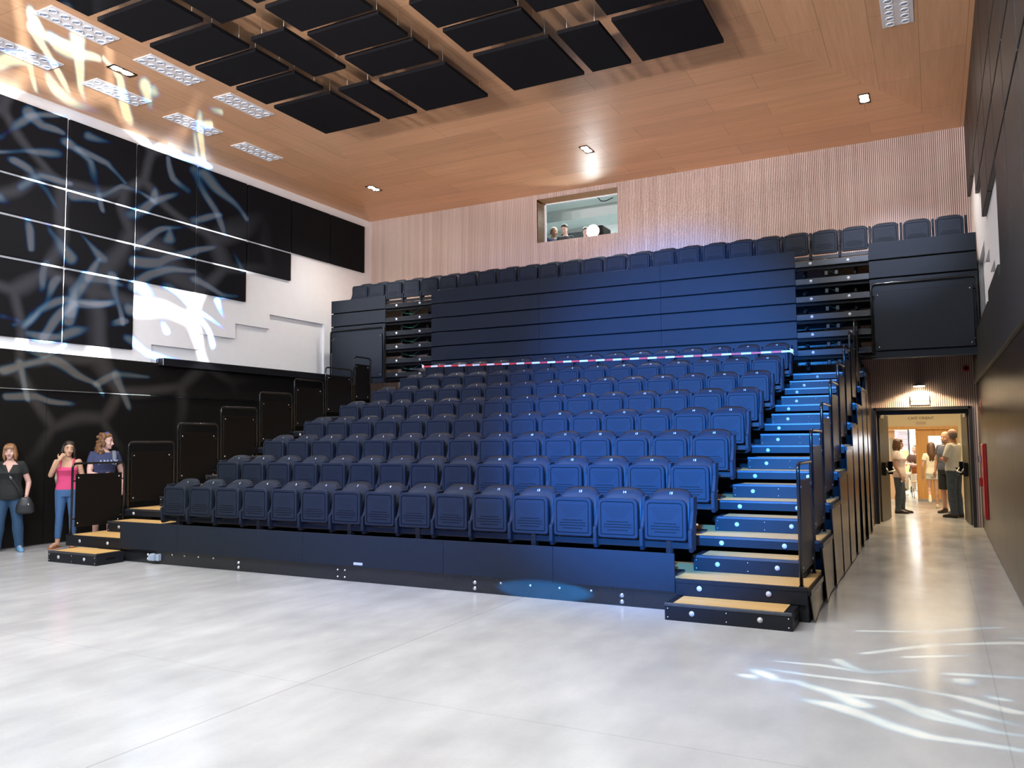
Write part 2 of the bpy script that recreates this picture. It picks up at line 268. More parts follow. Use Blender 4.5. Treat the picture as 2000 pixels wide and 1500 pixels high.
# ------------------------------------------------------------------ mesh helpers
class MB:
    def __init__(s): s.v = []; s.f = []; s.mi = []; s.sm = []; s.cur = 0; s.smooth = False
    def face(s, ids): s.f.append(ids); s.mi.append(s.cur); s.sm.append(s.smooth)
    def quad(s, a, b, c, d):
        n = len(s.v); s.v += [tuple(a), tuple(b), tuple(c), tuple(d)]; s.face((n, n+1, n+2, n+3)); return s
    def box(s, x0, x1, y0, y1, z0, z1):
        n = len(s.v)
        s.v += [(x0, y0, z0), (x1, y0, z0), (x1, y1, z0), (x0, y1, z0), (x0, y0, z1), (x1, y0, z1), (x1, y1, z1), (x0, y1, z1)]
        for q in ((0, 3, 2, 1), (4, 5, 6, 7), (0, 1, 5, 4), (1, 2, 6, 5), (2, 3, 7, 6), (3, 0, 4, 7)): s.face(tuple(n+i for i in q))
        return s
    def prism(s, poly, axis, a, b):
        # poly: 2D points in the two remaining axes (order x,y,z), extruded along axis
        n = len(s.v); k = len(poly)
        def mk(p, h):
            q = list(p); q.insert(axis, h); return tuple(q)
        s.v += [mk(p, a) for p in poly]+[mk(p, b) for p in poly]
        s.face(tuple(range(n+k-1, n-1, -1))); s.face(tuple(range(n+k, n+2*k)))
        for i in range(k): s.face((n+i, n+(i+1) % k, n+k+(i+1) % k, n+k+i))
        return s
    def rings(s, rs, caps=True):
        n = len(s.v); k = len(rs[0])
        for r in rs: s.v += [tuple(p) for p in r]
        for j in range(len(rs)-1):
            for i in range(k):
                a = n+j*k+i; b = n+j*k+(i+1) % k
                s.face((a, b, b+k, a+k))
        if caps:
            s.face(tuple(range(n+k-1, n-1, -1))); e = n+(len(rs)-1)*k; s.face(tuple(range(e, e+k)))
        return s
    def tube(s, pts, r, n=10, ry=None, caps=True, closed=False):
        pts = [Vector(p) for p in pts]; rad = r if isinstance(r, (list, tuple)) else [r]*len(pts)
        out = []; up = None
        for i, p in enumerate(pts):
            t = (pts[min(i+1, len(pts)-1)]-pts[max(i-1, 0)])
            if t.length < 1e-9: t = Vector((0, 0, 1))
            t.normalize()
            if up is None:
                up = Vector((0, 0, 1)) if abs(t.z) < 0.9 else Vector((0, 1, 0))
            side = t.cross(up)
            if side.length < 1e-6: side = t.cross(Vector((1, 0, 0)))
            side.normalize(); up = side.cross(t).normalized()
            ra = rad[i]; a, b = (ra if isinstance(ra, (tuple, list)) else (ra, ra))
            out.append([p+side*math.cos(2*PI*q/n)*a+up*math.sin(2*PI*q/n)*b for q in range(n)])
        old = s.smooth; s.smooth = True; s.rings(out, caps); s.smooth = old
        return s
    def cyl(s, p0, p1, r, n=16): return s.tube([p0, p1], r, n)
    def ball(s, c, r, nu=12, nv=8):
        if not isinstance(r, (tuple, list)): r = (r, r, r)
        rs = []
        for j in range(nv+1):
            th = PI*(j+0.02)/(nv+0.04); rr = math.sin(th)
            rs.append([(c[0]+r[0]*rr*math.cos(2*PI*i/nu), c[1]+r[1]*rr*math.sin(2*PI*i/nu), c[2]-r[2]*math.cos(th)) for i in range(nu)])
        old = s.smooth; s.smooth = True; s.rings(rs); s.smooth = old
        return s
    def add(s, o):
        n = len(s.v); s.v += o.v; s.f += [tuple(n+i for i in f) for f in o.f]; s.mi += o.mi; s.sm += o.sm; return s
    def xf(s, M):
        s.v = [tuple(M @ Vector(p)) for p in s.v]; return s
    def mesh(s, name, mats, bevel=0, seg=1):
        me = bpy.data.meshes.new(name); me.from_pydata(s.v, [], s.f)
        if not isinstance(mats, (list, tuple)): mats = [mats]
        for m in mats: me.materials.append(m)
        me.polygons.foreach_set('material_index', s.mi); me.polygons.foreach_set('use_smooth', s.sm)
        if bevel:
            bm = bmesh.new(); bm.from_mesh(me)
            ed = [e for e in bm.edges if len(e.link_faces) == 2 and e.calc_face_angle(0) > 0.6]
            bmesh.ops.bevel(bm, geom=ed, offset=bevel, segments=seg, affect='EDGES', profile=0.5, clamp_overlap=True)
            bm.to_mesh(me); bm.free()
        me.update(); return me
    def obj(s, name, mats, parent=None, bevel=0, seg=1, label=None):
        return link(name, s.mesh(name, mats, bevel, seg), parent, label)
def link(name, me, parent=None, label=None):
    o = bpy.data.objects.new(name, me); C.objects.link(o)
    if parent: o.parent = parent
    if label: o['label'] = label
    return o
def thing(name, label, cat, loc=(0, 0, 0), rz=0, group=None):
    o = bpy.data.objects.new(name, None); C.objects.link(o); o.empty_display_size = 0.1
    o.location = loc; o.rotation_euler = (0, 0, rz); o['label'] = label; o['category'] = cat
    if group: o['group'] = group
    return o
def tag(o, label, cat, group=None, kind=None):
    o['label'] = label; o['category'] = cat
    if group: o['group'] = group
    if kind: o['kind'] = kind
    return o
def dup(root, loc, label, group=None):
    r = root.copy(); C.objects.link(r); r.location = loc; r['label'] = label
    if group: r['group'] = group
    for ch in list(root.children):
        c = ch.copy(); C.objects.link(c); c.parent = r
        for g in ch.children:
            d = g.copy(); C.objects.link(d); d.parent = c
    return r
ORD = ['first', 'second', 'third', 'fourth', 'fifth', 'sixth', 'seventh', 'eighth', 'ninth', 'tenth', 'eleventh', 'twelfth', 'thirteenth',
       'fourteenth', 'fifteenth', 'sixteenth', 'seventeenth', 'eighteenth', 'nineteenth', 'twentieth', 'twenty-first', 'twenty-second',
       'twenty-third', 'twenty-fourth', 'twenty-fifth', 'twenty-sixth']
def text_mesh(body, size, name='text', extrude=0.0008, align='CENTER'):
    cu_ = bpy.data.curves.new(name, 'FONT'); cu_.body = body; cu_.size = size; cu_.extrude = extrude
    cu_.align_x = align; cu_.align_y = 'CENTER'; cu_.resolution_u = 3
    o = bpy.data.objects.new(name, cu_); C.objects.link(o)
    dg = bpy.context.evaluated_depsgraph_get(); dg.update()
    me = bpy.data.meshes.new_from_object(o.evaluated_get(dg))
    bpy.data.objects.remove(o); bpy.data.curves.remove(cu_)
    me.transform(Matrix.Rotation(R(90), 4, 'X'))      # stands upright, reads from -Y
    me.name = name
    return me
# ------------------------------------------------------------------ room shell
WL, WR, WB, ZC = -13.10, 0.73, 17.2, 7.45
def struct(name, mb, mats, label, cat, bevel=0):
    return tag(mb.obj(name, mats, None, bevel), label, cat, kind='structure')
struct('floor', MB().box(-14.2, 4.2, -8, 33, -0.2, 0), M_FLOOR, 'pale grey polished concrete floor with saw-cut joints', 'floor')
struct('ceiling', MB().box(-13.6, 1.1, -8, WB+0.3, ZC, ZC+0.2), M_VENEER, 'orange oak veneer ceiling over the hall', 'ceiling')
# slatted timber end wall, real battens
def slats(mb, x0, x1, z0, z1, y, pitch=0.035, wid=0.023, dep=0.016):
    for k in range(math.floor(x0/pitch), math.ceil(x1/pitch)):
        a = max(k*pitch, x0); b = min(k*pitch+wid, x1)
        if b-a < 0.002: continue
        mb.quad((a, y-dep, z0), (b, y-dep, z0), (b, y-dep, z1), (a, y-dep, z1))
        mb.quad((a, y, z0), (a, y-dep, z0), (a, y-dep, z1), (a, y, z1))
        mb.quad((b, y-dep, z0), (b, y, z0), (b, y, z1), (b, y-dep, z1))
        mb.quad((a, y-dep, z0), (a, y, z0), (b, y, z0), (b, y-dep, z0))
BX0, BX1, BZ0, BZ1 = -8.19, -6.18, 6.295, 7.335      # control booth opening
DX0, DX1, DZ = -1.045, 0.575, 2.18                   # cafe doorway
wb = MB()
rects = [(-13.2, BX0, 0, ZC), (BX0, BX1, 0, BZ0), (BX0, BX1, BZ1, ZC), (BX1, DX0, 0, ZC), (DX0, DX1, DZ, ZC), (DX1, 0.9, 0, ZC)]
for (a, b, c, d) in rects:
    wb.cur = 1; wb.box(a, b, WB, WB+0.30, c, d); wb.cur = 0; slats(wb, a, b, c, d, WB)
struct('wall_back', wb, [M_SLAT, m_wood('slat_backing', (92, 66, 50), (112, 82, 62), 2)], 'end wall of vertical pinkish oak slats with control booth opening and doorway', 'wall')
# left wall: plaster with a stepped thicker upper layer, black cladding below
STEPZ = (6.005, 5.335, 4.645, 3.355)
COLY = [-0.9, 0.47, 1.84, 3.21, 4.58, 5.95, 7.32, 8.69, 10.06, 11.47, 12.82, 14.19, 15.56, 16.92]
wl = MB().box(WL-0.35, WL-0.06, -8, WB, 0, ZC)
wl.prism([(-8, 2.55), (-8, ZC), (WB, ZC), (WB, 3.2), (15.40, 3.2), (15.40, 4.50), (13.57, 4.50), (13.57, 4.175), (12.57, 4.175),
          (12.57, 3.85), (11.62, 3.85), (11.62, 3.52), (10.49, 3.52), (10.49, 2.55)], 0, WL-0.06, WL)
struct('wall_left', wl, M_WHITE, 'white plaster side wall with a stepped recess, left side of hall', 'wall')
def panel(name, x, y0, y1, z0, z1, th, label, group, m=M_BLACK, bev=0.006):
    mb = MB(); g = 0.022
    xa, xb = (x, x+th) if th > 0 else (x+th, x)
    mb.box(xa, xb, y0+g, y1-g, z0+g, z1-g)
    return tag(mb.obj(name, m, None, bev), label, 'acoustic panel', group)
rowz = [(6.005, 7.265), (5.335, 6.005), (4.645, 5.335), (3.355, 4.645)]
rown = ['top', 'second', 'third', 'bottom']
def ncols(r): return {0: 13, 1: 11, 2: 10, 3: 8}[r]
for r in range(4):
    for c in range(5, ncols(r)):
        if c < 5: continue
        z0, z1 = rowz[r]
        nv = ncols(r)-c
        panel('acoustic_panel', WL+0.001, COLY[c], COLY[c+1], z0, z1, 0.055,
              'black panel on the left wall, %s row, %s from the end wall' % (rown[r], ORD[nv-1]), 'black panels on the left wall')
# right wall and its panels (mirror steps)
wr = MB().box(WR+0.06, WR+0.35, -8, WB, 0, ZC)
wr.prism([(-8, 2.55), (-8, ZC), (WB, ZC), (WB, 3.2), (15.40, 3.2), (15.40, 4.50), (13.57, 4.50), (13.57, 4.175), (12.57, 4.175),
          (12.57, 3.85), (11.62, 3.85), (11.62, 3.52), (10.49, 3.52), (10.49, 2.55)], 0, WR, WR+0.06)
struct('wall_right', wr, M_WHITE, 'white plaster side wall, right side of hall', 'wall')
for r in range(4):
    for c in range(4, ncols(r)):
        z0, z1 = rowz[r]
        if r == 0: z1 = 7.40
        panel('acoustic_panel', WR-0.001, COLY[c], COLY[c+1], z0, z1, -0.055,
              'dark grey panel on the right wall, %s row, %s from the end wall' % (rown[r], ORD[ncols(r)-c-1]), 'dark panels on the right wall', M_BAND)
# cladding on both long walls
yy = [-2.48, -1.11, 0.26, 1.63, 3.00, 4.38, 5.75, 7.12, 8.49, 9.86, 11.24, 12.61, 13.98, 15.35, WB-0.02]
cl = MB()
for i in range(len(yy)-1): cl.box(WL-0.06, WL-0.02, yy[i]+0.004, yy[i+1]-0.004, 0.02, 2.545)
struct('trim_1', cl, M_LAM, 'black laminate cladding along the foot of the left wall', 'wall cladding')
struct('trim_2', MB().box(WL-0.06, WL+0.045, -4, WB-0.02, 2.56, 3.175), M_LAM, 'black band above the cladding of the left wall', 'wall cladding', 0.006)
struct('trim_3', MB().box(WL+0.045, WL+0.20, 10.6, 15.35, 3.12, 3.265).box(WL-0.0, WL+0.05, 10.6, 15.35, 3.175, 3.265), M_PAINT, 'glossy black ledge box on the left wall beside the stand', 'ledge', 0.008)
cr_ = MB()
for i in range(len(yy)-1): cr_.box(0.69, WR+0.06, yy[i]+0.002, yy[i+1]-0.002, 0.02, 2.575)
struct('trim_4', cr_, M_LAMG, 'dark bronze sheen cladding along the foot of the right wall', 'wall cladding')
struct('trim_5', MB().box(0.645, WR+0.06, -4, 16.9, 2.585, 3.34), M_BAND, 'dark grey band above the cladding of the right wall', 'wall cladding', 0.006)
struct('trim_6', MB().box(0.66, 0.73, 10.2, 12.0, 3.34, 3.52).box(0.645, 0.73, 12.0, 16.9, 3.34, 3.38), M_BAND, 'dark ledge on top of the right wall band', 'ledge', 0.006)

# ------------------------------------------------------------------ ceiling baffles
Z0, BT = 7.10, 0.055
X = dict(a=(-9.40, -8.22), n1=(-8.05, -7.455), b=(-7.285, -6.11), c=(-5.64, -4.46), n2=(-4.32, -3.72), d=(-3.555, -2.39))
Y4 = [(5.80, 6.48), (6.60, 7.265), (7.395, 8.07), (8.175, 8.845), (8.96, 9.605)]
BIG = (9.77, 11.055)
baf = [('a', y) for y in Y4]+[('a', BIG), ('n1', (6.10, 7.42)), ('n1', (7.92, 9.20)), ('n1', (9.745, 11.05))]
baf += [('b', y) for y in Y4[1:]]+[('b', BIG)]
baf += [('c', y) for y in Y4[1:]]+[('c', BIG), ('n2', (7.85, 9.105)), ('n2', (6.10, 7.42)), ('n2', (9.745, 11.035))]
baf += [('d', y) for y in Y4[2:]]+[('d', BIG)]
M_WIRE = mat('steel_wire', (0.5, 0.48, 0.45, 1), 0.4, metal=0.8)
cn = dict(a='leftmost column', n1='left narrow column', b='column left of the central gap', c='column right of the central gap', n2='right narrow column', d='rightmost column')
byc = {}
for k, y in baf: byc.setdefault(k, []).append(y)
for k, L in byc.items():
    L.sort(key=lambda q: -q[1])
    for i, (y0, y1) in enumerate(L):
        x0, x1 = X[k]; cx, cy = (x0+x1)/2, (y0+y1)/2
        t = thing('ceiling_baffle', 'black %s ceiling panel, %s, %s from the end wall' % ('oblong' if 'n' in k or y1-y0 < 1 else 'square', cn[k], ORD[i]), 'ceiling panel', (cx, cy, Z0), 0, 'black panels hung under the ceiling')
        MB().box(x0-cx, x1-cx, y0-cy, y1-cy, 0, BT).obj('panel', M_BLACK, t, 0.004)
        for sx in (-1, 1):
            for sy in (-1, 1):
                px, py = sx*((x1-x0)/2-0.1), sy*((y1-y0)/2-0.1)
                MB().cyl((px, py, BT), (px, py, ZC-Z0), 0.003, 6).obj('hanging_wire', M_WIRE, t)

# ------------------------------------------------------------------ ceiling lights
M_LGT = mat('white_lamp_plate', (0.78, 0.79, 0.83, 1), 0.45, var=0.03)
M_CUP = mat('bluish_lamp_lens', (0.30, 0.42, 0.62, 1), 0.2, var=0.2)
def lamp_ring(mb, cx, cy, r, z0, z1, n=16):
    o = []; i2 = []
    rs = []
    for (rr, z) in ((r, z0-0.012), (r*1.12, z0-0.002), (r*1.12, z0+0.003)):
        rs.append([(cx+rr*math.cos(2*PI*q/n), cy+rr*math.sin(2*PI*q/n), z) for q in range(n)])
    old = mb.smooth; mb.smooth = True; mb.rings(rs, False)
    mb.rings([rs[0], [(cx+r*0.8*math.cos(2*PI*q/n), cy+r*0.8*math.sin(2*PI*q/n), z0-0.002) for q in range(n)]], False); mb.smooth = old
light_spots = [(-10.355, 6.985, 'inner row, fourth from the end wall'), (-10.36, 8.53, 'inner row, third from the end wall'), (-10.365, 10.08, 'inner row, second from the end wall'),
               (-11.81, 7.12, 'row beside the left wall, fourth from the end wall'), (-11.80, 8.68, 'row beside the left wall, third from the end wall'), (-11.80, 10.25, 'row beside the left wall, second from the end wall'),
               (-11.82, 11.85, 'row beside the left wall, nearest the seats'), (-0.25, 11.88, 'alone at upper right near the right wall')]
for (x, y, lb) in light_spots:
    t = thing('ceiling_light', 'white twelve-lamp ceiling light, '+lb, 'ceiling light', (x, y, ZC), 0, 'twelve-lamp ceiling lights')
    MB().box(-0.20, 0.20, -0.51, 0.51, -0.014, 0).obj('plate', M_LGT, t, 0.003)
    for i in range(2):
        for j in range(6):
            cx, cy = -0.095+0.19*i, -0.425+0.17*j
            mb = MB(); lamp_ring(mb, cx, cy, 0.052, -0.014, 0); mb.cur = 1
            mb.cyl((cx, cy, -0.0165), (cx, cy, -0.013), 0.040, 14)
            mb.obj('lamp', [M_LGT, M_CUP], t)
M_GLOW = mat('lit_lamp', (1, 1, 1, 1), 0.4, emit=((1.0, 0.93, 0.82), 60))
for (x, y, lb) in [(-11.25, 14.90, 'near the left end of the back wall'), (-5.99, 14.90, 'above the control booth window'), (-0.87, 14.90, 'near the right wall'), (-11.03, 8.19, 'between the twelve-lamp plates at left')]:
    t = thing('downlight', 'lit recessed double downlight in the oak ceiling, '+lb, 'downlight', (x, y, ZC), 0, 'lit downlights in the ceiling')
    mb = MB()
    for (a, b, c, d) in ((-0.09, 0.09, -0.21, -0.19), (-0.09, 0.09, 0.19, 0.21), (-0.09, -0.075, -0.19, 0.19), (0.075, 0.09, -0.19, 0.19)): mb.box(a, b, c, d, -0.012, 0)
    mb.obj('frame', M_DARK, t)
    for s in (-0.09, 0.09):
        MB().cyl((0, s, -0.010), (0, s, -0.002), 0.068, 20).obj('lamp', M_GLOW, t)
    light('downlight_beam', 'SPOT', (0, 0, -0.05), (0, 0, -3), 360, (1.0, 0.92, 0.84), parent=t, spot_size=R(125), spot_blend=0.8, shadow_soft_size=0.08)

# ------------------------------------------------------------------ control booth
M_BOOTH = mat('booth_wall_paint', (0.60, 0.66, 0.66, 1), 0.7, var=0.04)
for nm, bx, lb_ in (('wall_booth_back', (-9.6, -4.6, 20.6, 20.8, 5.24, 7.9), 'pale rear wall of the control booth'), ('wall_booth_left', (-9.8, -9.6, 17.5, 20.8, 5.24, 7.9), 'pale left wall of the control booth'),
                    ('wall_booth_right', (-4.6, -4.4, 17.5, 20.8, 5.24, 7.9), 'pale right wall of the control booth'), ('floor_booth', (-9.8, -4.4, 17.5, 20.8, 5.0, 5.24), 'floor of the control booth'),
                    ('ceiling_booth', (-9.8, -4.4, 17.5, 20.8, 7.75, 7.9), 'pale ceiling of the control booth'), ('trim_11', (-9.6, -4.6, 19.6, 20.6, 7.45, 7.75), 'lowered boxing under the booth ceiling')):
    struct(nm, MB().box(*bx), M_BOOTH, lb_, nm.split('_')[0])
rv = MB()
rv.box(BX0-0.02, BX0, WB, WB+0.42, BZ0, BZ1)
for k in range(28):
    z = BZ0+0.036*k+0.006
    rv.box(BX0, BX0+0.008, WB+0.005, WB+0.40, z, z+0.02)
rv.box(BX0, BX1, WB, WB+0.42, BZ1, BZ1+0.02)
for k in range(11):
    rv.box(BX0+0.01, BX1, WB+0.02+0.036*k, WB+0.04+0.036*k, BZ1-0.008, BZ1)
struct('trim_7', rv, m_wood('reveal_oak', (150, 112, 70), (176, 134, 88), 1), 'slatted oak reveal around the control booth opening', 'trim')
M_GLASS = NT('booth_glass')
_g = M_GLASS; mx = _g.node('MixShader'); tr = _g.node('BsdfTransparent'); gl = _g.node('BsdfGlossy'); gl.inputs['Roughness'].default_value = 0.02
fr_ = _g.node('Fresnel'); fr_.inputs[0].default_value = 1.45
_g.L.new(fr_.outputs[0], mx.inputs[0]); _g.L.new(tr.outputs[0], mx.inputs[1]); _g.L.new(gl.outputs[0], mx.inputs[2])
_g.L.new(mx.outputs[0], _g.N['Material Output'].inputs[0]); M_GLASS = _g.m
w1 = tag(MB().box(BX0+0.03, BX1-0.0, WB+0.40, WB+0.41, BZ0+0.0, BZ1-0.02).obj('window_1', M_GLASS), 'clear glass pane of the control booth window', 'window', kind='structure')
fm = MB().box(BX0, BX0+0.04, WB+0.38, WB+0.43, BZ0, BZ1).box(BX0, BX1, WB+0.38, WB+0.43, BZ1-0.03, BZ1).box(BX1-0.03, BX1, WB+0.38, WB+0.43, BZ0, BZ1).box(BX0, BX1, WB+0.38, WB+0.43, BZ0-0.02, BZ0+0.012)
fm.obj('window_frame', M_WHITE, w1)
light('booth_lamp', 'AREA', (-7.3, 19.0, 7.4), (-7.3, 19.0, 5), 95, (0.86, 1.0, 0.98), shape='RECTANGLE', size=3, size_y=1.0)
bd = thing('booth_door', 'dark door with a narrow lit glass slot at the left of the control booth', 'door', (-8.62, 20.58, 5.24))
MB().box(-0.42, 0.42, -0.06, 0, 0, 2.11).obj('leaf', mat('booth_door_grey', (0.06, 0.08, 0.09, 1), 0.5), bd, 0.004)
MB().box(-0.30, -0.08, -0.075, -0.06, 1.05, 2.0).obj('glass_slot', mat('slot_light', (1, 1, 1, 1), 0.5, emit=((0.9, 1.0, 0.9), 1.0)), bd)
pj_ = thing('stage_projector', 'dark stage projector with a dazzling white lens behind the booth window', 'projector', (-7.03, 18.05, 5.24))
MB().box(-0.2, 0.2, -0.10, 0.45, 1.16, 1.50).obj('housing', M_DARK, pj_, 0.03, 2)
MB().tube([(0, -0.10, 1.33), (0, -0.24, 1.33)], [0.15, 0.17], 24).obj('lens_barrel', M_DARK, pj_)
MB().cyl((0, -0.242, 1.33), (0, -0.255, 1.33), 0.155, 24).obj('lens', mat('blazing_lens', (1, 1, 1, 1), 0.2, emit=((0.97, 1.0, 1.0), 90)), pj_)
MB().cyl((0, 0.1, 0), (0, 0.1, 1.16), 0.03).box(-0.25, 0.25, -0.1, 0.35, 0, 0.03).obj('stand', M_DARK, pj_)
ck = MB().tube([(-7.25, 18.6, 7.75), (-7.2, 18.6, 7.62), (-7.12, 18.6, 7.52), (-7.0, 18.6, 7.50), (-6.8, 18.6, 7.56)], 0.012, 6)
tag(ck.obj('cable', M_DARK), 'dark cable loop hanging from the booth ceiling', 'cable')
cons = thing('mixing_console', 'low black mixing console desk under the booth window', 'console', (-7.95, 18.0, 5.24))
MB().box(-0.6, 0.6, -0.25, 0.3, 0.96, 1.02).obj('desk_top', M_DARK, cons, 0.01)
for sx in (-0.55, 0.55): MB().box(sx-0.03, sx+0.03, -0.2, 0.25, 0, 0.96).obj('leg', M_DARK, cons)

# ------------------------------------------------------------------ seating stand
RISE, RUN, Y1 = 0.3117, 0.9468, 7.83
def dz(n): return 0.31+RISE*(n-1)
def dy(n): return Y1+RUN*(n-1)
SL, SR = -11.55, -1.08           # stand sides
AL, AR = -10.33, -2.295          # aisle edges
def disc(mb, x, y, z, r=0.026):
    mb.cyl((x, y, z), (x, y-0.006, z), r, 18); mb.smooth = False
    return mb
M_BEIGE = mat('dim_beige_board', (0.34, 0.24, 0.15, 1), 0.6)
bfas = None
for n in range(1, 10):
    z = dz(n); y = dy(n); yb = min(y+RUN+0.18, 15.9)
    t = thing('seating_tier', 'black stepped tier of the telescopic stand carrying %s row of seats from the floor' % ORD[n-1] if n < 9 else 'black stepped tier behind the eighth seat row, at the foot of the closed tiers', 'seating tier', (0, y, 0), 0, 'tiers of the telescopic stand')
    MB().box(SL, SR, 0.03, yb-y, z-0.035, z).obj('deck', M_TREAD, t)
    for (a, b) in ((SL, AL), (AR, SR)):
        if n == 1:
            MB().box(a, b, 0, 0.03, 0.155, z+0.002).box(a, b, -0.006, 0.03, z-0.035, z+0.004).obj('nosing', [M_BOX], t, 0.003)
        else:
            MB().box(a, b, 0, 0.03, z-0.105, z+0.002).obj('nosing', [M_NOSE], t, 0.003)
            MB().box(a, b, -0.008, 0.028, z-0.026, z+0.004).obj('edge_strip', M_EDGE, t, 0.004)
    if n > 1:
        MB().box(AL, AR, 0, 0.03, z-0.105, z+0.002).obj('nosing', M_PAINT, t, 0.003)
    xs = ((-2.06, -1.42) if n < 9 else (-1.84, -1.22))
    for xx in xs+((-11.28, -10.60) if n > 1 else (-11.22, -10.60)):
        disc(MB(), xx, -0.006, z-0.075 if n == 1 else z-0.065, 0.025).obj('step_light', M_DISC, t)
    MB().box(SL+0.05, SR-0.05, 0.5, 0.53, max(0.03, z-0.6), z-0.036).obj('void_sheet', M_DARK, t)  # black sheet added for the dark void under the deck; stops light leaks
    for xx in (SL+0.04, AL+0.1, -8.0, -4.6, AR-0.1, SR-0.06):
        MB().box(xx-0.02, xx+0.02, 0.55, 0.60, 0.0, z-0.036).obj('support_post', M_DARK, t)
    if n == 1:
        f = MB()
        cuts = [AL, -9.10, -7.26, -4.93, -3.72, AR]
        cuts = [AL, -9.17, -6.97, -4.93, -3.59, AR]
        for i in range(len(cuts)-1): f.box(cuts[i]+0.0015, cuts[i+1]-0.0015, -0.012, 0.004, 0.185, 0.553)
        f.obj('fascia', M_FASCIA, t, 0.002)
        pb = MB().box(AL, SR, 0.03, 0.05, 0.0, 0.172).box(AL, AR, 0.005, 0.05, 0.168, 0.185)
        p = pb.obj('plinth', M_PLINTH, t, 0.002)
        for (xx, zz, rr) in [(-9.787, .118, .018), (-9.787, .062, .018), (-9.30, .140, .011), (-9.06, .140, .011), (-8.80, .140, .011), (-8.52, .140, .011),
                             (-8.073, .110, .019), (-8.073, .050, .019), (-6.448, .127, .011), (-6.34, .127, .011), (-6.448, .045, .011), (-6.34, .045, .011),
                             (-4.548, .112, .021), (-4.548, .048, .021), (-4.224, .128, .012), (-3.869, .128, .012), (-3.532, .127, .012), (-3.179, .127, .012), (-2.851, .106, .022), (-2.851, .044, .022)]:
            mb = MB().cyl((xx, 0.032, zz), (xx, 0.020, zz), rr, 14); mb.cyl((xx, 0.020, zz), (xx, 0.012, zz), rr*0.55, 10)
            mb.obj('bolt', M_BOLT, p)
        sk = MB().cyl((-9.66, 0.03, 0.10), (-9.66, -0.03, 0.10), 0.045, 16).box(-9.69, -9.58, -0.055, 0.03, 0.05, 0.13).box(-9.57, -9.52, -0.03, 0.03, 0.05, 0.14)
        sk.obj('power_socket', mat('grey_blue_socket', (0.30, 0.36, 0.45, 1), 0.4), p, 0.006, label='grey-blue power socket on the black plinth')
        MB().box(-6.18, -6.05, -0.016, -0.012, 0.205, 0.235).obj('sticker', mat('grey_sticker', (0.45, 0.47, 0.5, 1), 0.5), t, label='small grey sticker at the foot of the fascia')
# closed wide tiers on top
YS = 15.15
def zs(n): return 4.775-0.317*(15-n)
for n in range(10, 16):
    z = zs(n)
    t = thing('seating_tier', ('wide closed tier with charcoal fascia, %s below the top one' % ORD[14-n-1] if n < 15 else 'topmost wide tier with charcoal fascia, carrying the seats along the slatted wall'), 'seating tier', (0, YS, 0), 0, 'tiers of the telescopic stand')
    x0, x1 = -12.66, 0.70
    dzz = z-0.09
    MB().box(x0+0.02, x1-0.02, 0.11, 1.15 if n < 15 else 1.95, dzz-0.02, dzz).obj('deck', M_TREAD if n == 15 else M_DARK, t)
    blocks = [(-9.84, -2.125)]
    if n >= 13: blocks += [(-12.66+0.0, -11.085), (-0.915, 0.70)]
    if n == 12: blocks += [(-12.66, -11.085), (-0.915, 0.70)]
    for (a, b) in blocks:
        f = MB(); cuts = [a]+([-7.2, -4.6] if b-a > 4 else [])+[b]
        for i in range(len(cuts)-1): f.box(cuts[i]+0.001, cuts[i+1]-0.001, -0.02, 0.0, z-0.085, z+0.205)
        f.obj('fascia', M_FASCIA, t, 0.003)
    for (a, b) in ((-11.085, -9.84), (-2.125, -0.915)):
        MB().box(a, b, -0.01, 0.03, z-0.095, z+0.012).box(a, b, -0.02, 0.03, z-0.095, z-0.075).obj('nosing', M_NOSE, t, 0.004)
    MB().box(x0, x1, 0.06, 0.10, z-0.15, z-0.02).obj('leak_block', M_DARK, t)  # dark strip added and sized to stop light leaking through fascia gaps
    for xx in (-11.76, -11.05)[:0]+(-1.865, -1.245, -11.80+0.0, -11.14): 
        if xx in (-11.80,): xx = -10.98+0.2
        if xx == -11.14: xx = -10.15
        zz = z-0.04
        disc(MB(), xx, -0.010, zz, 0.026).obj('step_light', M_DISC, t)
    # bracket arms, cables and gear glimpsed in the aisle openings
    for xx in (-10.75, -10.05, -2.0, -1.15):
        MB().box(xx-0.02, xx+0.02, 0.15, 1.0, z-0.26, z-0.21).obj('bracket', M_DARK, t)
        MB().box(xx-0.025, xx+0.025, 0.35, 0.41, z-0.32, z-0.09).obj('hanger', M_DARK, t)
    cgreen = mat('green_cable', (0.02, 0.12, 0.06, 1), 0.4)
    c = MB().tube([(-10.9, 0.2, z-0.10), (-10.7, 0.2, z-0.2), (-10.5, 0.22, z-0.23), (-10.3, 0.2, z-0.14), (-10.1, 0.2, z-0.10)], 0.006, 6)
    c.obj('cable', cgreen, t, label='thin green cable')
    c = MB().tube([(-1.7, 0.2, z-0.10), (-1.5, 0.22, z-0.2), (-1.3, 0.2, z-0.12)], 0.006, 6)
    c.obj('cable', cgreen, t, label='thin green cable')
    for xx in (-1.45, -1.62): MB().box(xx-0.03, xx+0.03, 0.12, 0.2, z-0.25, z-0.17).obj('clamp', M_NOSE, t, 0.006)
    if n == 12:
        for (a, b) in ((-12.66, -11.085), (-0.915, 0.70)):
            MB().box(a, b, -0.005, 0.02, 3.0, z-0.09).obj('lower_panel', M_FASCIA, t, 0.003)
            MB().box(a, b, 0.0, 0.05, 2.98, 3.02).obj('bottom_rail', M_PAINT, t)

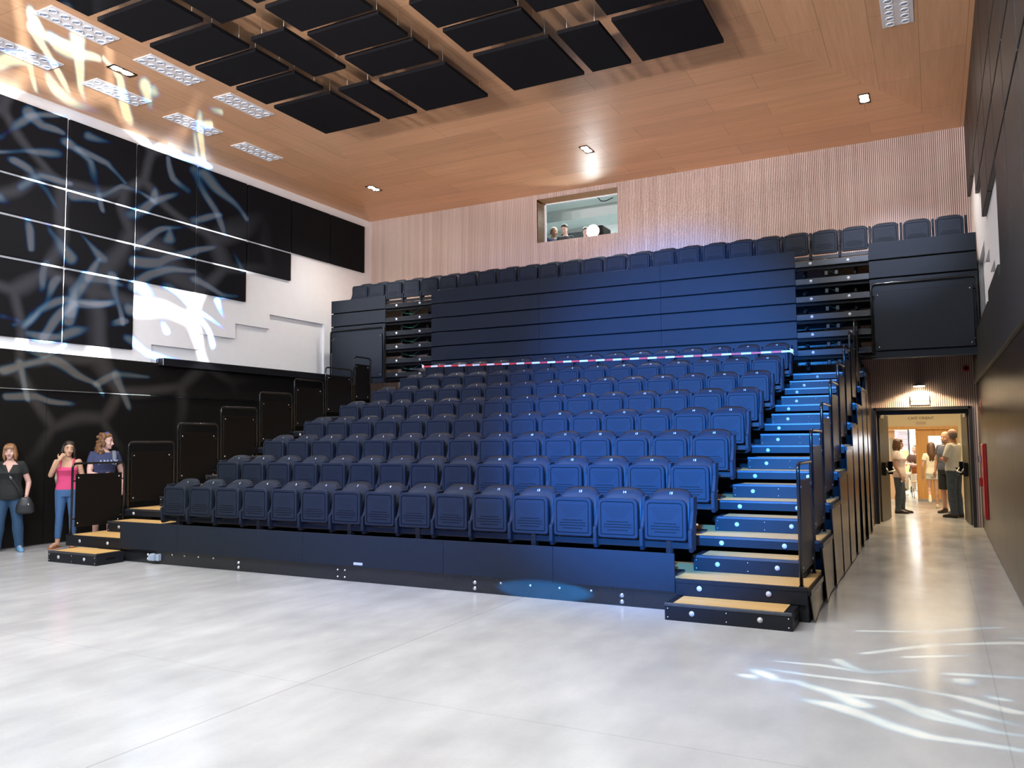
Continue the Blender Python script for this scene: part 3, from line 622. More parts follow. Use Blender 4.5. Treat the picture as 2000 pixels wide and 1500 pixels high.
# step boxes on both stairs
def step_box(x0, x1, y, z0, h, d, label, marks=True):
    cx = (x0+x1)/2; wdt = (x1-x0)/2
    t = thing('step_box', label, 'step', (cx, y, z0), 0, 'step boxes on the aisle stairs')
    MB().box(-wdt, wdt, 0, d, 0, h).obj('body', M_BOX, t, 0.004)
    MB().box(-wdt+0.075, wdt-0.075, 0.022, d-0.0, h-0.004, h+0.004).obj('tread', M_TREAD, t)
    MB().box(-wdt, wdt, -0.006, 0.02, h-0.024, h+0.006).obj('nosing', M_EDGE, t, 0.004)
    for xx in (-wdt*0.55, wdt*0.52):
        disc(MB(), xx, -0.0, h*0.50, 0.024).obj('step_light', M_DISC, t)
    for xx in (-wdt+0.03, 0, wdt-0.03):
        for zz in (0.03, h-0.045):
            MB().cyl((xx, 0, zz), (xx, -0.004, zz), 0.006, 8).obj('screw', M_BOLT, t)
    if marks:
        for s in (-1, 1): MB().box(s*wdt-0.002, s*wdt+0.002, d*0.35, d*0.68, h*0.38, h*0.6).obj('hand_slot', M_DARK, t)
    return t
step_box(-2.286, -1.158, 7.435, 0, 0.152, 0.39, 'bottom step box standing on the floor at the foot of the right stair')
step_box(-11.24, -10.20, 7.36, 0, 0.152, 0.43, 'bottom step box standing on the floor at the foot of the left stair')
for n in range(1, 9):
    if n == 8:
        y = dy(n)+0.36
    y = dy(n)+0.555
    step_box(-2.262, -1.17, y, dz(n), 0.158, 0.385, 'step box on the %s tier of the right stair' % ORD[n-1], False)
    step_box(-11.38, -10.17, y, dz(n), 0.158, 0.385, 'step box on the %s tier of the left stair' % ORD[n-1], False)

# ------------------------------------------------------------------ guard rails
def rounded_frame(h, L, r=0.07, k=5):
    pts = [(0, 0, 0), (0, 0, h-r)]
    for i in range(1, k+1):
        a = PI/2*i/k; pts.append((0, r-r*math.cos(a), h-r+r*math.sin(a)))
    pts.append((0, L-r, h))
    for i in range(1, k+1):
        a = PI/2*i/k; pts.append((0, L-r+r*math.sin(a), h-r+r*math.cos(a)))
    pts.append((0, L, 0)); return pts
M_INF = mat('black_infill_board', (0.006, 0.005, 0.0045, 1), 0.45, var=0.2, scale=30, spec=0.2)
M_INFR = mat('brown_black_infill_board', (0.050, 0.042, 0.034, 1), 0.38, var=0.15, scale=30)
def rail(x, y, z, L, h, label, side, group='tubular guard rails', rz=0, z0=0.11, mi=None, top=0.16):
    t = thing('guard_rail', label, 'guard rail', (x, y, z), rz, group)
    MB().tube(rounded_frame(h, L), 0.017, 10).obj('frame', M_TUBE, t)
    ip = MB().box(-0.006, 0.006, 0.055, L-0.045, z0, h-top)
    inf = ip.obj('infill_panel', mi or M_INF, t, 0.003)
    for yy_ in (0.10, L-0.10):
        for zz in (z0+0.055, h-top-0.055):
            MB().cyl((-0.011, yy_, zz), (0.011, yy_, zz), 0.011, 10).obj('screw', M_BOLT, inf)
    for yy_ in (0.0, L):
        for zz in (z0+0.12, h-top-0.10):
            a = (0.0, yy_, zz); b = (0.0, yy_+(0.07 if yy_ == 0 else -0.07), zz)
            MB().cyl(a, b, 0.010, 8).obj('bracket', M_TUBE, t)
        MB().box(-0.02, 0.02, yy_-0.03, yy_+0.03, -0.004, 0.012).obj('foot', M_TUBE, t)
    return t
for n in range(1, 9):
    rail(-11.465, dy(n)+0.02, dz(n), 0.88 if n < 8 else 0.60, 1.055, 'black tubular guard rail with board infill on the left stair, %s from the floor' % ORD[n-1], -1)
for n in range(1, 9):
    rail(-1.135, dy(n)+0.03, dz(n), 0.86 if n < 8 else 0.58, 1.115, 'black tubular guard rail with board infill on the right stair, %s from the floor' % ORD[n-1], 1, mi=M_INFR)
rail(0.675, YS-0.06, 3.02, 1.57, 1.24, 'broad guard rail across the front of the upper right corner block', 0, rz=PI/2, mi=M_FASCIA, z0=0.10, top=0.14)
rail(-11.09, YS-0.06, 3.02, 1.55, 1.24, 'broad guard rail across the front of the upper left corner block', 0, rz=PI/2, mi=M_FASCIA, z0=0.10, top=0.14)

# vinyl side curtains on the right flank
for n in range(1, 10):
    y0 = dy(n)+0.02; z = dz(n)-0.03; L = RUN-0.06 if n < 9 else 0.5
    mb = MB(); k = 6; hh = 10; th = 0.008
    def sheet(off):
        g = []
        for j in range(hh+1):
            row = []
            for i in range(k+1):
                u = i/k; v = j/hh
                xx = SR+0.012+0.022*(1-u)*(1-v)**1.0+0.012*math.sin(u*5+n)*(1-v)*0.7+off
                row.append((xx, y0+L*u+(0.05*(1-v) if n > 1 else 0), 0.015+(z-0.015)*v))
            g.append(row)
        return g
    A, B = sheet(0), sheet(th)
    mb.smooth = True
    for j in range(hh):
        for i in range(k):
            mb.quad(A[j][i], A[j+1][i], A[j+1][i+1], A[j][i+1]); mb.quad(B[j][i], B[j][i+1], B[j+1][i+1], B[j+1][i])
    for j in range(hh):
        mb.quad(A[j][0], B[j][0], B[j+1][0], A[j+1][0]); mb.quad(A[j][k], A[j+1][k], B[j+1][k], B[j][k])
    for i in range(k):
        mb.quad(A[0][i], A[0][i+1], B[0][i+1], B[0][i]); mb.quad(A[hh][i], B[hh][i], B[hh][i+1], A[hh][i+1])
    t = thing('side_curtain', 'hanging brown-black vinyl flap closing the right flank of the stand, %s from the front' % ORD[n-1], 'curtain', (0, 0, 0), 0, 'vinyl flaps on the flank of the stand')
    mb.obj('sheet', M_CURT, t)
    MB().box(SR+0.002, SR+0.010, y0, y0+L+0.03, 0.02, z-0.05).obj('flank_light_block', M_DARK, t)  # black board added to hide the blue-lit void behind the sheet
    MB().box(SR+0.0, SR+0.03, y0, y0+L, z-0.04, z+0.01).obj('top_rail', M_PAINT, t)
struct('trim_8', MB().box(-1.14, -1.09, 15.9, WB-0.03, 0, 2.9), M_LAMG, 'dark board closing the gap between stand and end wall by the doorway', 'trim')

# ------------------------------------------------------------------ seats
def rrect(hw, z0, z1, rt, rb, arch=0.012, k=6):
    p = []
    for (cx, cz, a0, r) in ((hw-rb, z0+rb, -PI/2, rb), (hw-rt, z1-rt, 0, rt), (-hw+rt, z1-rt, PI/2, rt), (-hw+rb, z0+rb, PI, rb)):
        for i in range(k+1):
            a = a0+PI/2*i/k; x = cx+r*math.cos(a); z = cz+r*math.sin(a)
            if z > z1-rt-1e-6: z += arch*(1-(x/hw)**2)-arch*0.0
            p.append((x, z))
    return p
def seat_pan_mesh():
    mb = MB(); mb.smooth = False
    specs = [(0.0, 0.050, 0.05), (0.0, 0.006, 0.055), (0.006, 0.0, 0.05), (0.030, 0.0, 0.04), (0.031, 0.007, 0.04), (0.038, 0.007, 0.04), (0.039, 0.001, 0.04)]
    rs = []
    for ins, y, r in specs:
        rs.append([(x, y, z) for x, z in rrect(0.214-ins, 0.345+ins, 0.742-ins, max(0.01, 0.058-ins*0.8), max(0.008, 0.03-ins*0.5))])
    k = len(rs[0]); n = len(mb.v)
    for r in rs: mb.v += r
    for j in range(len(rs)-1):
        mb.cur = 1 if j in (3, 4, 5) else 0
        for i in range(k):
            a = n+j*k+i; b = n+j*k+(i+1) % k
            mb.face((b, a, a+k, b+k))
    mb.cur = 0
    e = n+(len(rs)-1)*k; mb.face(tuple(range(e+k-1, e-1, -1))[::-1]); mb.face(tuple(range(n, n+k))[::-1])
    mb.cur = 1
    for (z, hw) in ((0.510, 0.115), (0.482, 0.147), (0.455, 0.147), (0.425, 0.112)):
        mb.box(-hw, hw, -0.0006, 0.004, z-0.0045, z+0.0045)
    mb.cur = 0
    return mb.mesh('seat_pan', [M_SEAT, M_DARK])
def backrest_mesh():
    mb = MB(); mb.smooth = True
    nx = 14; prof = []
    front, backf = [], []
    for j, z in enumerate((0.40, 0.55, 0.70, 0.755, 0.80, 0.832)):
        fr2, bk2 = [], []
        for i in range(nx+1):
            u = -1+2*i/nx; x = 0.212*u
            zz = z
            if z > 0.7: zz = z - (0.055*abs(u)**5)*((z-0.7)/0.132) + 0.014*(1-u*u)*((z-0.7)/0.132)
            y = 0.115+0.045*(1-u*u)+(z-0.4)*0.10 + (0, 0, 0, 0.014, 0.048, 0.105)[j]
            fr2.append((x, y, zz)); bk2.append((x, y+0.035-(0.02 if j == 5 else 0), zz-(0.03 if j == 5 else 0)))
        front.append(fr2); backf.append(bk2)
    n = len(mb.v); rows = len(front); W = nx+1
    for r in front: mb.v += r
    for r in backf: mb.v += r
    o = rows*W
    for j in range(rows-1):
        for i in range(nx):
            a = n+j*W+i
            mb.face((a, a+1, a+W+1, a+W)); mb.face((a+o, a+o+W, a+o+W+1, a+o+1))
    for i in range(nx):
        a = n+(rows-1)*W+i; mb.face((a, a+1, a+1+o, a+o)); a = n+i; mb.face((a, a+o, a+o+1, a+1))
    for j in range(rows-1):
        a = n+j*W; mb.face((a, a+W, a+W+o, a+o)); a += nx; mb.face((a, a+o, a+W+o, a+W))
    return mb.mesh('backrest', M_SEATP)
def side_frame_mesh():
    mb = MB()
    prof = [(0.09, 0.765), (0.225, 0.775), (0.225, 0.62), (0.17, 0.52), (0.15, 0.25), (0.02, 0.235), (-0.005, 0.28), (-0.01, 0.44), (0.03, 0.47), (0.09, 0.63)]
    mb.prism(prof, 0, -0.019, 0.019)
    return mb.mesh('side_frame', M_SEATP, 0.005)
PAN, BACK, SIDE = seat_pan_mesh(), backrest_mesh(), side_frame_mesh()
NUMS = []
for k in range(1, 16):
    me = text_mesh(str(k), 0.040, 'seat_number'); me.transform(Matrix.Translation((0.0, 0.231, 0.797))@Matrix.Rotation(R(-38), 4, 'X')); me.materials.append(M_NUM); NUMS.append(me)
SX0 = -9.43
def seat(x, y, z, label, group, num=None, left=False):
    t = thing('tip_up_seat', label, 'seat', (x, y, z), 0, group)
    link('seat_pan', PAN, t); link('backrest', BACK, t)
    a = link('side_frame', SIDE, t); a.location = (0.25, 0, 0)
    if left:
        a = link('side_frame', SIDE, t); a.location = (-0.25, 0, 0)
    if num: link('seat_number', NUMS[num-1], t, 'white printed number %d' % num)
    return t
for n in range(1, 9):
    y = dy(n)+0.145; z = dz(n)
    for k in range(15):
        seat(SX0+0.5*k, y, z, 'folded dark plastic tip-up seat numbered %d in the %s row from the floor' % (k+1, ORD[n-1]), 'numbered tip-up seats of the %s row' % ORD[n-1], k+1, k == 0)
    bt = thing('seat_beam', 'black beam carrying the seats of the %s row from the floor' % ORD[n-1], 'seat beam', (0, y, z), 0, 'beams under the seat rows')
    MB().box(SX0-0.23, SX0+7.23, 0.055, 0.105, 0.262, 0.325).obj('beam', M_BOX, bt, 0.004)
    for k in (0, 3, 6, 8, 11, 14):
        xx = SX0+0.5*k+0.02
        b = MB().box(xx-0.03, xx+0.03, 0.045, 0.115, 0.20, 0.345).box(xx-0.02, xx+0.02, 0.06, 0.10, 0.0, 0.26).box(xx-0.05, xx+0.09, 0.03, 0.3, 0.0, 0.025)
        b.obj('bracket', M_PAINT, bt, 0.004)
        for s in (-0.055, 0.055):
            MB().cyl((xx+s*0.9, 0.03, 0.10), (xx+s*0.9, 0.01, 0.10), 0.014, 8).obj('bolt', M_BOLT, bt)
for k in range(26):
    x = 0.337-0.4983*(25-k)
    seat(x, 15.50, 4.625, 'folded charcoal tip-up seat in the top row under the slatted wall, %s from the left' % ORD[k], 'tip-up seats of the top row', None, k == 0)
bt = thing('seat_beam', 'black beam carrying the seats of the top row', 'seat beam', (0, 15.50, 4.685), 0, 'beams under the seat rows')
MB().box(-12.3, 0.55, 0.055, 0.105, 0.20, 0.262).obj('beam', M_BOX, bt, 0.004)
for k in range(0, 26, 3):
    xx = 0.337-0.4983*(25-k); MB().box(xx-0.02, xx+0.02, 0.06, 0.10, 0, 0.24).obj('bracket', M_PAINT, bt)

# red and white tape across the eighth row
tp = MB(); nseg = 44; ya = dy(8)+0.115
pts = []
for i in range(nseg+1):
    u = i/nseg; x = -9.66+u*(7.52)
    z = 3.238+(3.139-3.238)*u+0.02*math.sin(PI*u)*-1
    pts.append((x, ya+0.004*math.sin(i*1.3), z))
for i in range(nseg):
    tp.cur = i % 2
    a, b = pts[i], pts[i+1]; hw = 0.016
    tp.box(a[0], b[0], a[1]-0.0012, a[1]+0.0012, min(a[2], b[2])-hw, max(a[2], b[2])+hw)
M_RED = mat('tape_red', (0.62, 0.03, 0.04, 1), 0.4); M_TW = mat('tape_white', (0.82, 0.82, 0.80, 1), 0.4)
tt = thing('barrier_tape', 'red and white striped barrier tape stretched across the eighth seat row', 'tape')
tp.obj('tape', [M_RED, M_TW], tt)
for (x, z) in ((-9.68, 3.24), (-2.14, 3.14)):
    kn = MB().ball((x, ya-0.01, z), (0.03, 0.02, 0.035)); kn.tube([(x, ya-0.012, z), (x-0.03, ya-0.02, z+0.05)], [0.012, 0.004], 6).tube([(x, ya-0.012, z), (x+0.03, ya-0.02, z-0.06)], [0.012, 0.004], 6)
    kn.obj('knot', M_TW, tt)
# ------------------------------------------------------------------ doorway, lobby and cafe
M_CREAM = mat('cream_plaster', (0.72, 0.62, 0.42, 1), 0.8, var=0.03)
M_CAFW = mat('cafe_white_wall', (0.80, 0.76, 0.68, 1), 0.8, var=0.03)
M_HONEY = m_wood('honey_wood', (196, 140, 74), (222, 170, 100), 2)
M_PALEW = m_wood('pale_pink_wood', (226, 194, 160), (240, 212, 182), 2)
M_LEAF = mat('dark_olive_door_paint', (0.042, 0.035, 0.024, 1), 0.4, var=0.1)
M_STEEL = mat('brushed_steel', (0.62, 0.60, 0.56, 1), 0.3, metal=0.9, var=0.06)
for nm, bx, lb_, m_ in (('wall_lobby_left', [(-3.4, -3.2, 17.5, 23.5, 0, 2.75)], 'cream left wall of the lobby', M_CREAM), ('wall_lobby_right', [(2.8, 3.0, 17.5, 23.5, 0, 2.75)], 'cream right wall of the lobby', M_CREAM),
                        ('ceiling_lobby', [(-3.4, 3.0, 17.5, 23.7, 2.75, 2.85)], 'ceiling of the lobby', M_CREAM), ('wall_lobby_back', [(-3.2, -1.15, 23.5, 23.6, 0, 2.75), (0.46, 2.8, 23.5, 23.6, 0, 2.75), (-1.15, 0.46, 23.5, 23.6, 1.91, 2.75)], 'cream wall around the cafe entrance', M_CREAM),
                        ('wall_cafe_left', [(-3.6, -3.4, 23.6, 31, 0, 2.75)], 'left wall of the cafe', M_CAFW), ('wall_cafe_right', [(3.4, 3.6, 23.6, 31, 0, 2.75)], 'right wall of the cafe', M_CAFW), ('ceiling_cafe', [(-3.6, 3.6, 23.7, 31.2, 2.75, 2.85)], 'ceiling of the cafe', M_CAFW),
                        ('wall_cafe_back', [(-3.6, -0.82, 30.8, 31, 0, 2.75), (-0.50, 0.2, 30.8, 31, 0, 2.75), (1.3, 3.6, 30.8, 31, 0, 2.75), (-0.82, -0.50, 30.8, 31, 0, 0.85), (0.2, 1.3, 30.8, 31, 0, 0.85), (-0.82, 1.3, 30.8, 31, 2.3, 2.75)], 'pale window wall of the cafe', M_CAFW)):
    mb_ = MB()
    for q in bx: mb_.box(*q)
    struct(nm, mb_, m_, lb_, nm.split('_')[0])
M_DAY = mat('daylight_pane', (1, 1, 1, 1), 0.3, emit=((0.93, 0.97, 1.0), 13.0))
for i, (a, b) in enumerate(((-0.82, -0.50), (0.2, 1.3))):
    wn = tag(MB().box(a, b, 30.90, 30.93, 0.85, 2.3).obj('window_%d' % (i+2), M_DAY), 'bright daylit cafe window, %s' % ('behind the seated person' if i == 0 else 'seen through the glazed wooden door'), 'window', kind='structure')
    MB().box(a-0.04, a+0.02, 30.78, 30.9, 0.8, 2.34).box(b-0.02, b+0.05, 30.78, 30.9, 0.8, 2.34).box(a, b, 30.78, 30.9, 0.8, 0.87).box(a, b, 30.78, 30.9, 2.27, 2.34).box((a+b)/2+0.10, (a+b)/2+0.13, 30.8, 30.9, 0.85, 2.3).obj('window_frame', mat('dark_window_frame', (0.05, 0.055, 0.07, 1), 0.4), wn)
struct('trim_9', MB().box(-1.15, 0.47, 23.42, 23.62, 1.835, 1.91).box(0.42, 0.47, 23.42, 23.62, 0, 1.835).box(-1.16, -1.13, 23.42, 23.62, 0, 1.9), M_HONEY, 'honey wood frame of the cafe entrance', 'trim')
# wooden glazed partition door of the cafe
gd = thing('cafe_door', 'honey wood door with a clear glass pane, closing the right half of the cafe entrance', 'door', (-0.03, 23.5, 0))
MB().box(-0.45, 0.45, 0, 0.05, 0.06, 1.28).box(-0.45, 0.45, 0, 0.05, 1.67, 1.835).box(-0.45, -0.155, 0, 0.05, 1.28, 1.67).box(0.27, 0.45, 0, 0.05, 1.28, 1.67).obj('leaf', M_HONEY, gd)
MB().box(-0.155, 0.27, 0.02, 0.03, 1.28, 1.67).obj('glass_pane', M_GLASS, gd)
MB().box(-0.45, 0.45, -0.004, 0.054, 0.0, 0.06).obj('kick_plate', M_STEEL, gd)
pd = thing('cafe_door', 'pale wood door standing open at the left of the cafe entrance, with a narrow glass slot', 'door', (-1.12, 23.66, 0))
MB().box(0, 0.155, 0, 0.05, 0.01, 1.83).obj('leaf', M_PALEW, pd, 0.003)
MB().box(0.035, 0.10, -0.006, 0, 0.85, 1.62).obj('glass_pane', mat('bluish_slot_glass', (0.45, 0.55, 0.6, 1), 0.15), pd)
MB().box(0.10, 0.115, -0.010, 0, 0.85, 1.62).obj('slot_frame', M_HONEY, pd)
# cafe sign lettering
sg = text_mesh('CAFÉ ORIENT', 0.098, 'sign_lettering'); sg.materials.append(mat('dark_lettering', (0.05, 0.04, 0.03, 1), 0.5))
s1 = link('sign_lettering', sg); s1.location = (-0.335, 23.495, 2.122); tag(s1, 'dark letters CAFÉ ORIENT on the cream wall over the cafe entrance', 'lettering')
tag(MB().box(-0.455, -0.225, 23.485, 23.499, 1.965, 2.035).obj('wall_grille', mat('pinkish_grille', (0.55, 0.42, 0.32, 1), 0.7)), 'small pinkish grille on the cream wall below the dark lettering', 'grille')
# poster
po = thing('poster', 'white handwritten poster with pink and dark lines on the cafe wall', 'poster', (-1.045, 30.787, 1.20))
MB().box(-0.21, 0.21, 0, 0.01, 0, 0.66).obj('sheet', mat('poster_paper', (0.55, 0.48, 0.56, 1), 0.7), po)
pk = MB(); random.seed(3)
for k in range(9):
    z = 0.60-k*0.06; x = -0.12 if k > 1 else -0.08
    while x < 0.16:
        l = random.uniform(0.02, 0.05); pk.cur = 0 if k in (0, 1, 4, 7) else 1
        pk.box(x, x+l, -0.003, 0, z-0.009, z+0.009); x += l+0.015
pk.obj('scribbles', [mat('poster_ink', (0.10, 0.15, 0.18, 1), 0.6), mat('poster_pink', (0.8, 0.35, 0.5, 1), 0.6)], po)
MB().box(-0.21, -0.13, -0.002, 0, 0.05, 0.62).obj('lilac_strip', mat('poster_lilac', (0.66, 0.48, 0.74, 1), 0.6), po)
# cafe furniture
def cafe_chair(x, y, rz, label):
    t = thing('cafe_chair', label, 'chair', (x, y, 0), rz, 'cafe chairs')
    MB().box(-0.2, 0.2, -0.2, 0.2, 0.43, 0.45).obj('seat', M_HONEY, t, 0.01, 2)
    bk = MB(); rs = []
    for j in range(5):
        zz = 0.66+0.05*j; rs.append([(-0.2+0.04*i, 0.20+0.03*(1-abs(i-5)/5), zz) for i in range(11)])
    bk.box(-0.2, 0.2, 0.19, 0.21, 0.64, 0.84); bk.obj('backrest', m_wood('chair_brown', (120, 66, 32), (150, 86, 44), 0), t, 0.012, 2)
    for sx in (-0.19, 0.19):
        MB().tube([(sx, -0.19, 0), (sx, -0.17, 0.43)], 0.011, 8).obj('leg', M_STEEL, t)
        MB().tube([(sx, 0.22, 0), (sx, 0.18, 0.43), (sx, 0.205, 0.82)], 0.011, 8).obj('leg', M_STEEL, t)
    MB().tube([(-0.19, -0.185, 0.2), (0.19, -0.185, 0.2)], 0.008, 6).tube([(-0.19, 0.205, 0.2), (0.19, 0.205, 0.2)], 0.008, 6).obj('stretcher', M_STEEL, t)
cafe_chair(-0.42, 24.75, R(8), 'brown wooden cafe chair with steel legs nearest the cafe entrance')
cafe_chair(-0.30, 25.55, R(-6), 'brown wooden cafe chair with steel legs behind the nearest one')
def cafe_table(x, y, h, label, top, r=0.33):
    t = thing('cafe_table', label, 'table', (x, y, 0), 0, None)
    MB().cyl((0, 0, h-0.03), (0, 0, h), r, 28).obj('tabletop', top, t)
    MB().cyl((0, 0, 0.02), (0, 0, h-0.03), 0.03, 12).obj('post', M_STEEL, t)
    MB().tube([(0, 0, 0), (0, 0, 0.025)], [0.24, 0.20], 24).obj('base', M_STEEL, t)
cafe_table(-0.98, 25.75, 0.90, 'tall pale round cafe table in front of the seated person', M_PALEW, 0.34)
M_WHT = mat('bright_white_lacquer', (0.85, 0.86, 0.88, 1), 0.25, var=0.02)
for i, (x, y, h) in enumerate(((-0.45, 27.4, 0.62), (-0.42, 28.2, 0.70), (-0.36, 29.0, 0.78))):
    t = thing('stool', 'white round cafe stool, %s from the entrance' % ORD[i], 'stool', (x, y, 0), 0, 'white cafe stools')
    MB().cyl((0, 0, h-0.06), (0, 0, h), 0.19, 24).obj('seat', M_WHT, t, 0.01)
    MB().cyl((0, 0, 0.02), (0, 0, h-0.06), 0.025, 10).obj('post', M_STEEL, t)
    MB().tube([(0, 0, 0), (0, 0, 0.025)], [0.18, 0.15], 20).obj('base', M_STEEL, t)
tr_ = thing('trolley', 'low beige serving trolley on castors in the cafe', 'trolley', (-0.95, 28.4, 0))
MB().box(-0.26, 0.26, -0.2, 0.2, 0.12, 0.36).obj('body', mat('beige_laminate', (0.55, 0.42, 0.30, 1), 0.5), tr_, 0.01)
for sx in (-0.2, 0.2):
    for sy in (-0.15, 0.15): MB().cyl((sx-0.015, sy, 0.05), (sx+0.015, sy, 0.05), 0.05, 12).obj('castor', M_DARK, tr_)
gb = tag(MB().box(-1.02, -0.80, 28.9, 29.0, 0.9, 1.22).box(-1.02, -0.80, 28.88, 29.02, 0.0, 0.9).obj('green_board', mat('yellow_green', (0.52, 0.60, 0.22, 1), 0.6), None, 0.01), 'yellow-green board in the cafe behind the person in pale pink', 'board')

# main double door
df = MB().box(DX0-0.03, DX0+0.03, WB-0.03, WB+0.30, 0, DZ+0.03).box(DX1-0.03, DX1+0.03, WB-0.03, WB+0.30, 0, DZ+0.03).box(DX0, DX1, WB-0.03, WB+0.30, DZ-0.02, DZ+0.035).box(DX0, DX1, WB+0.20, WB+0.30, DZ-0.10, DZ)
struct('trim_10', df, mat('black_door_frame', (0.014, 0.013, 0.012, 1), 0.4), 'black steel frame of the double doorway', 'door frame')
def door(name, hx, hy, dx, dyy, label, inner):
    L = math.hypot(dx, dyy); rz = math.atan2(dyy, dx)
    t = tag(bpy.data.objects.new(name, None), label, 'door', kind='structure'); C.objects.link(t)
    t.location = (hx, hy, 0); t.rotation_euler = (0, 0, rz)
    MB().box(0, L, -0.027, 0.027, 0.012, 2.10).obj('leaf', M_LEAF, t, 0.004)
    s = inner
    MB().box(0.10, 0.20, s*0.027, s*0.10, 0.90, 1.16).box(L-0.16, L-0.04, s*0.027, s*0.10, 0.90, 1.16).obj('panic_bar_case', M_DARK, t, 0.01)
    MB().tube([(0.15, s*0.085, 1.05), (0.17, s*0.14, 0.97), (L-0.12, s*0.14, 0.97), (L-0.10, s*0.085, 1.05)], 0.014, 8).obj('panic_bar', M_STEEL, t)
    MB().box(0.0, 0.35, s*0.027, s*0.055, 2.02, 2.09).obj('door_closer', M_STEEL, t, 0.005)
door('door_1', -1.01, 17.52, 0.115, 0.94, 'dark olive door leaf with panic bar swung open, left of the doorway', -1)
door('door_2', 0.545, 17.52, -0.075, 0.94, 'dark olive door leaf with panic bar swung open, right of the doorway', 1)
# exit sign and lamp
ex = thing('exit_sign', 'white glowing emergency exit sign box over the doorway', 'sign', (-0.245, WB-0.016, 2.34))
MB().box(-0.155, 0.155, -0.035, 0.0, 0.0, 0.105).obj('housing', mat('sign_housing', (0.75, 0.72, 0.66, 1), 0.4, emit=((1.0, 0.95, 0.8), 1.1)), ex, 0.008, 2)
MB().box(-0.155, 0.155, -0.024, -0.014, -0.085, -0.004).obj('sign_plate', mat('sign_plate', (0.78, 0.86, 0.76, 1), 0.3, emit=((0.86, 1.0, 0.86), 0.8)), ex, 0.003)
MB().box(-0.165, 0.165, -0.038, 0.0, -0.012, 0.002).obj('edge_trim', mat('sign_green_edge', (0.10, 0.16, 0.08, 1), 0.4), ex, 0.003)
wlamp = thing('wall_lamp', 'small black wall lamp shining warm light down over the exit sign', 'lamp', (-0.245, WB-0.016, 2.585))
MB().tube([(0, -0.20, 0.015), (0, -0.20, 0.04)], [0.115, 0.09], 24).box(-0.05, 0.05, -0.20, 0, 0.01, 0.05).obj('hood', M_DARK, wlamp)
MB().cyl((0, -0.20, 0.0), (0, -0.20, 0.014), 0.095, 24).obj('bulb', mat('warm_bulb', (1, 1, 1, 1), 0.4, emit=((1.0, 0.82, 0.52), 40)), wlamp)
light('lamp_beam', 'SPOT', (0, -0.20, -0.02), (0, -0.14, -1), 180, (1.0, 0.74, 0.42), parent=wlamp, spot_size=R(150), spot_blend=0.25, shadow_soft_size=0.06)
sd = thing('alarm_sounder', 'round red alarm sounder on the slatted wall near the right wall', 'alarm', (0.535, WB-0.016, 2.90))
M_REDP = mat('fire_red', (0.45, 0.015, 0.015, 1), 0.35, var=0.08)
MB().tube([(0, 0, 0), (0, -0.03, 0), (0, -0.06, 0)], [0.06, 0.06, 0.04], 20).obj('body', M_REDP, sd)
MB().tube([(0, -0.06, 0), (0, -0.075, 0)], [0.03, 0.02], 16).obj('horn', M_DARK, sd)
fc = thing('fire_hose_cabinet', 'tall red fire hose cabinet on the foot cladding of the right wall', 'cabinet', (0.69, 15.25, 0.34))
MB().box(-0.04, 0, -0.31, 0.31, 0, 1.20).obj('body', M_REDP, fc, 0.006)
MB().box(-0.048, -0.04, -0.29, 0.29, 0.02, 1.18).obj('door', M_REDP, fc, 0.004)
MB().box(-0.09, -0.048, 0.2, 0.26, 0.88, 1.02).obj('handle', M_BOLT, fc, 0.01)
MB().box(-0.09, -0.048, 0.14, 0.26, 0.50, 0.64).obj('break_glass_box', M_REDP, fc, 0.008)
tag(MB().box(0.684, 0.689, 15.6, 15.85, 2.0, 2.25).box(0.680, 0.684, 15.64, 15.81, 2.04, 2.21).obj('fire_sign', M_REDP), 'small red square fire sign above the hose cabinet', 'sign')
# lights of lobby and cafe
light('lobby_lamp', 'AREA', (-0.2, 20.2, 2.72), (-0.2, 20.2, 0), 150, (1.0, 0.82, 0.56), shape='RECTANGLE', size=2.0, size_y=3.0)
light('cafe_lamp', 'AREA', (-0.5, 27.3, 2.7), (-0.5, 27.3, 0), 330, (1.0, 0.93, 0.82), shape='RECTANGLE', size=3.0, size_y=4.0)

# ------------------------------------------------------------------ people
def solid(mb, name, m, vox=0.010, it=3):
    me = bpy.data.meshes.new('tmp'); me.from_pydata(mb.v, [], mb.f)
    o = bpy.data.objects.new('tmp', me); C.objects.link(o)
    md = o.modifiers.new('r', 'REMESH'); md.mode = 'VOXEL'; md.voxel_size = vox
    dg = bpy.context.evaluated_depsgraph_get(); dg.update()
    me2 = bpy.data.meshes.new_from_object(o.evaluated_get(dg)); bpy.data.objects.remove(o); bpy.data.meshes.remove(me)
    bm = bmesh.new(); bm.from_mesh(me2)
    for _ in range(it): bmesh.ops.smooth_vert(bm, verts=bm.verts, factor=0.5, use_axis_x=True, use_axis_y=True, use_axis_z=True)
    for f in bm.faces: f.smooth = True
    bm.to_mesh(me2); bm.free(); me2.materials.clear(); me2.materials.append(m); me2.name = name
    return me2
def ell(cx, cy, z, hx, hy, n=20, p=2.3):
    o = []
    for i in range(n):
        a = 2*PI*i/n; c, s = math.cos(a), math.sin(a)
        o.append((cx+hx*math.copysign(abs(c)**(2/p), c), cy+hy*math.copysign(abs(s)**(2/p), s), z))
    return o
TORSO = [(0.82, .150, .095, .0), (0.90, .168, .112, .005), (0.97, .158, .108, .0), (1.06, .134, .095, -.004), (1.15, .138, .100, -.006), (1.25, .150, .110, -.010), (1.33, .158, .105, -.004), (1.38, .145, .088, .004), (1.415, .095, .068, .012), (1.44, .060, .056, .014)]
NECK = [(1.43, .056, .056, .014), (1.47, .052, .052, .008), (1.52, .052, .055, .002)]
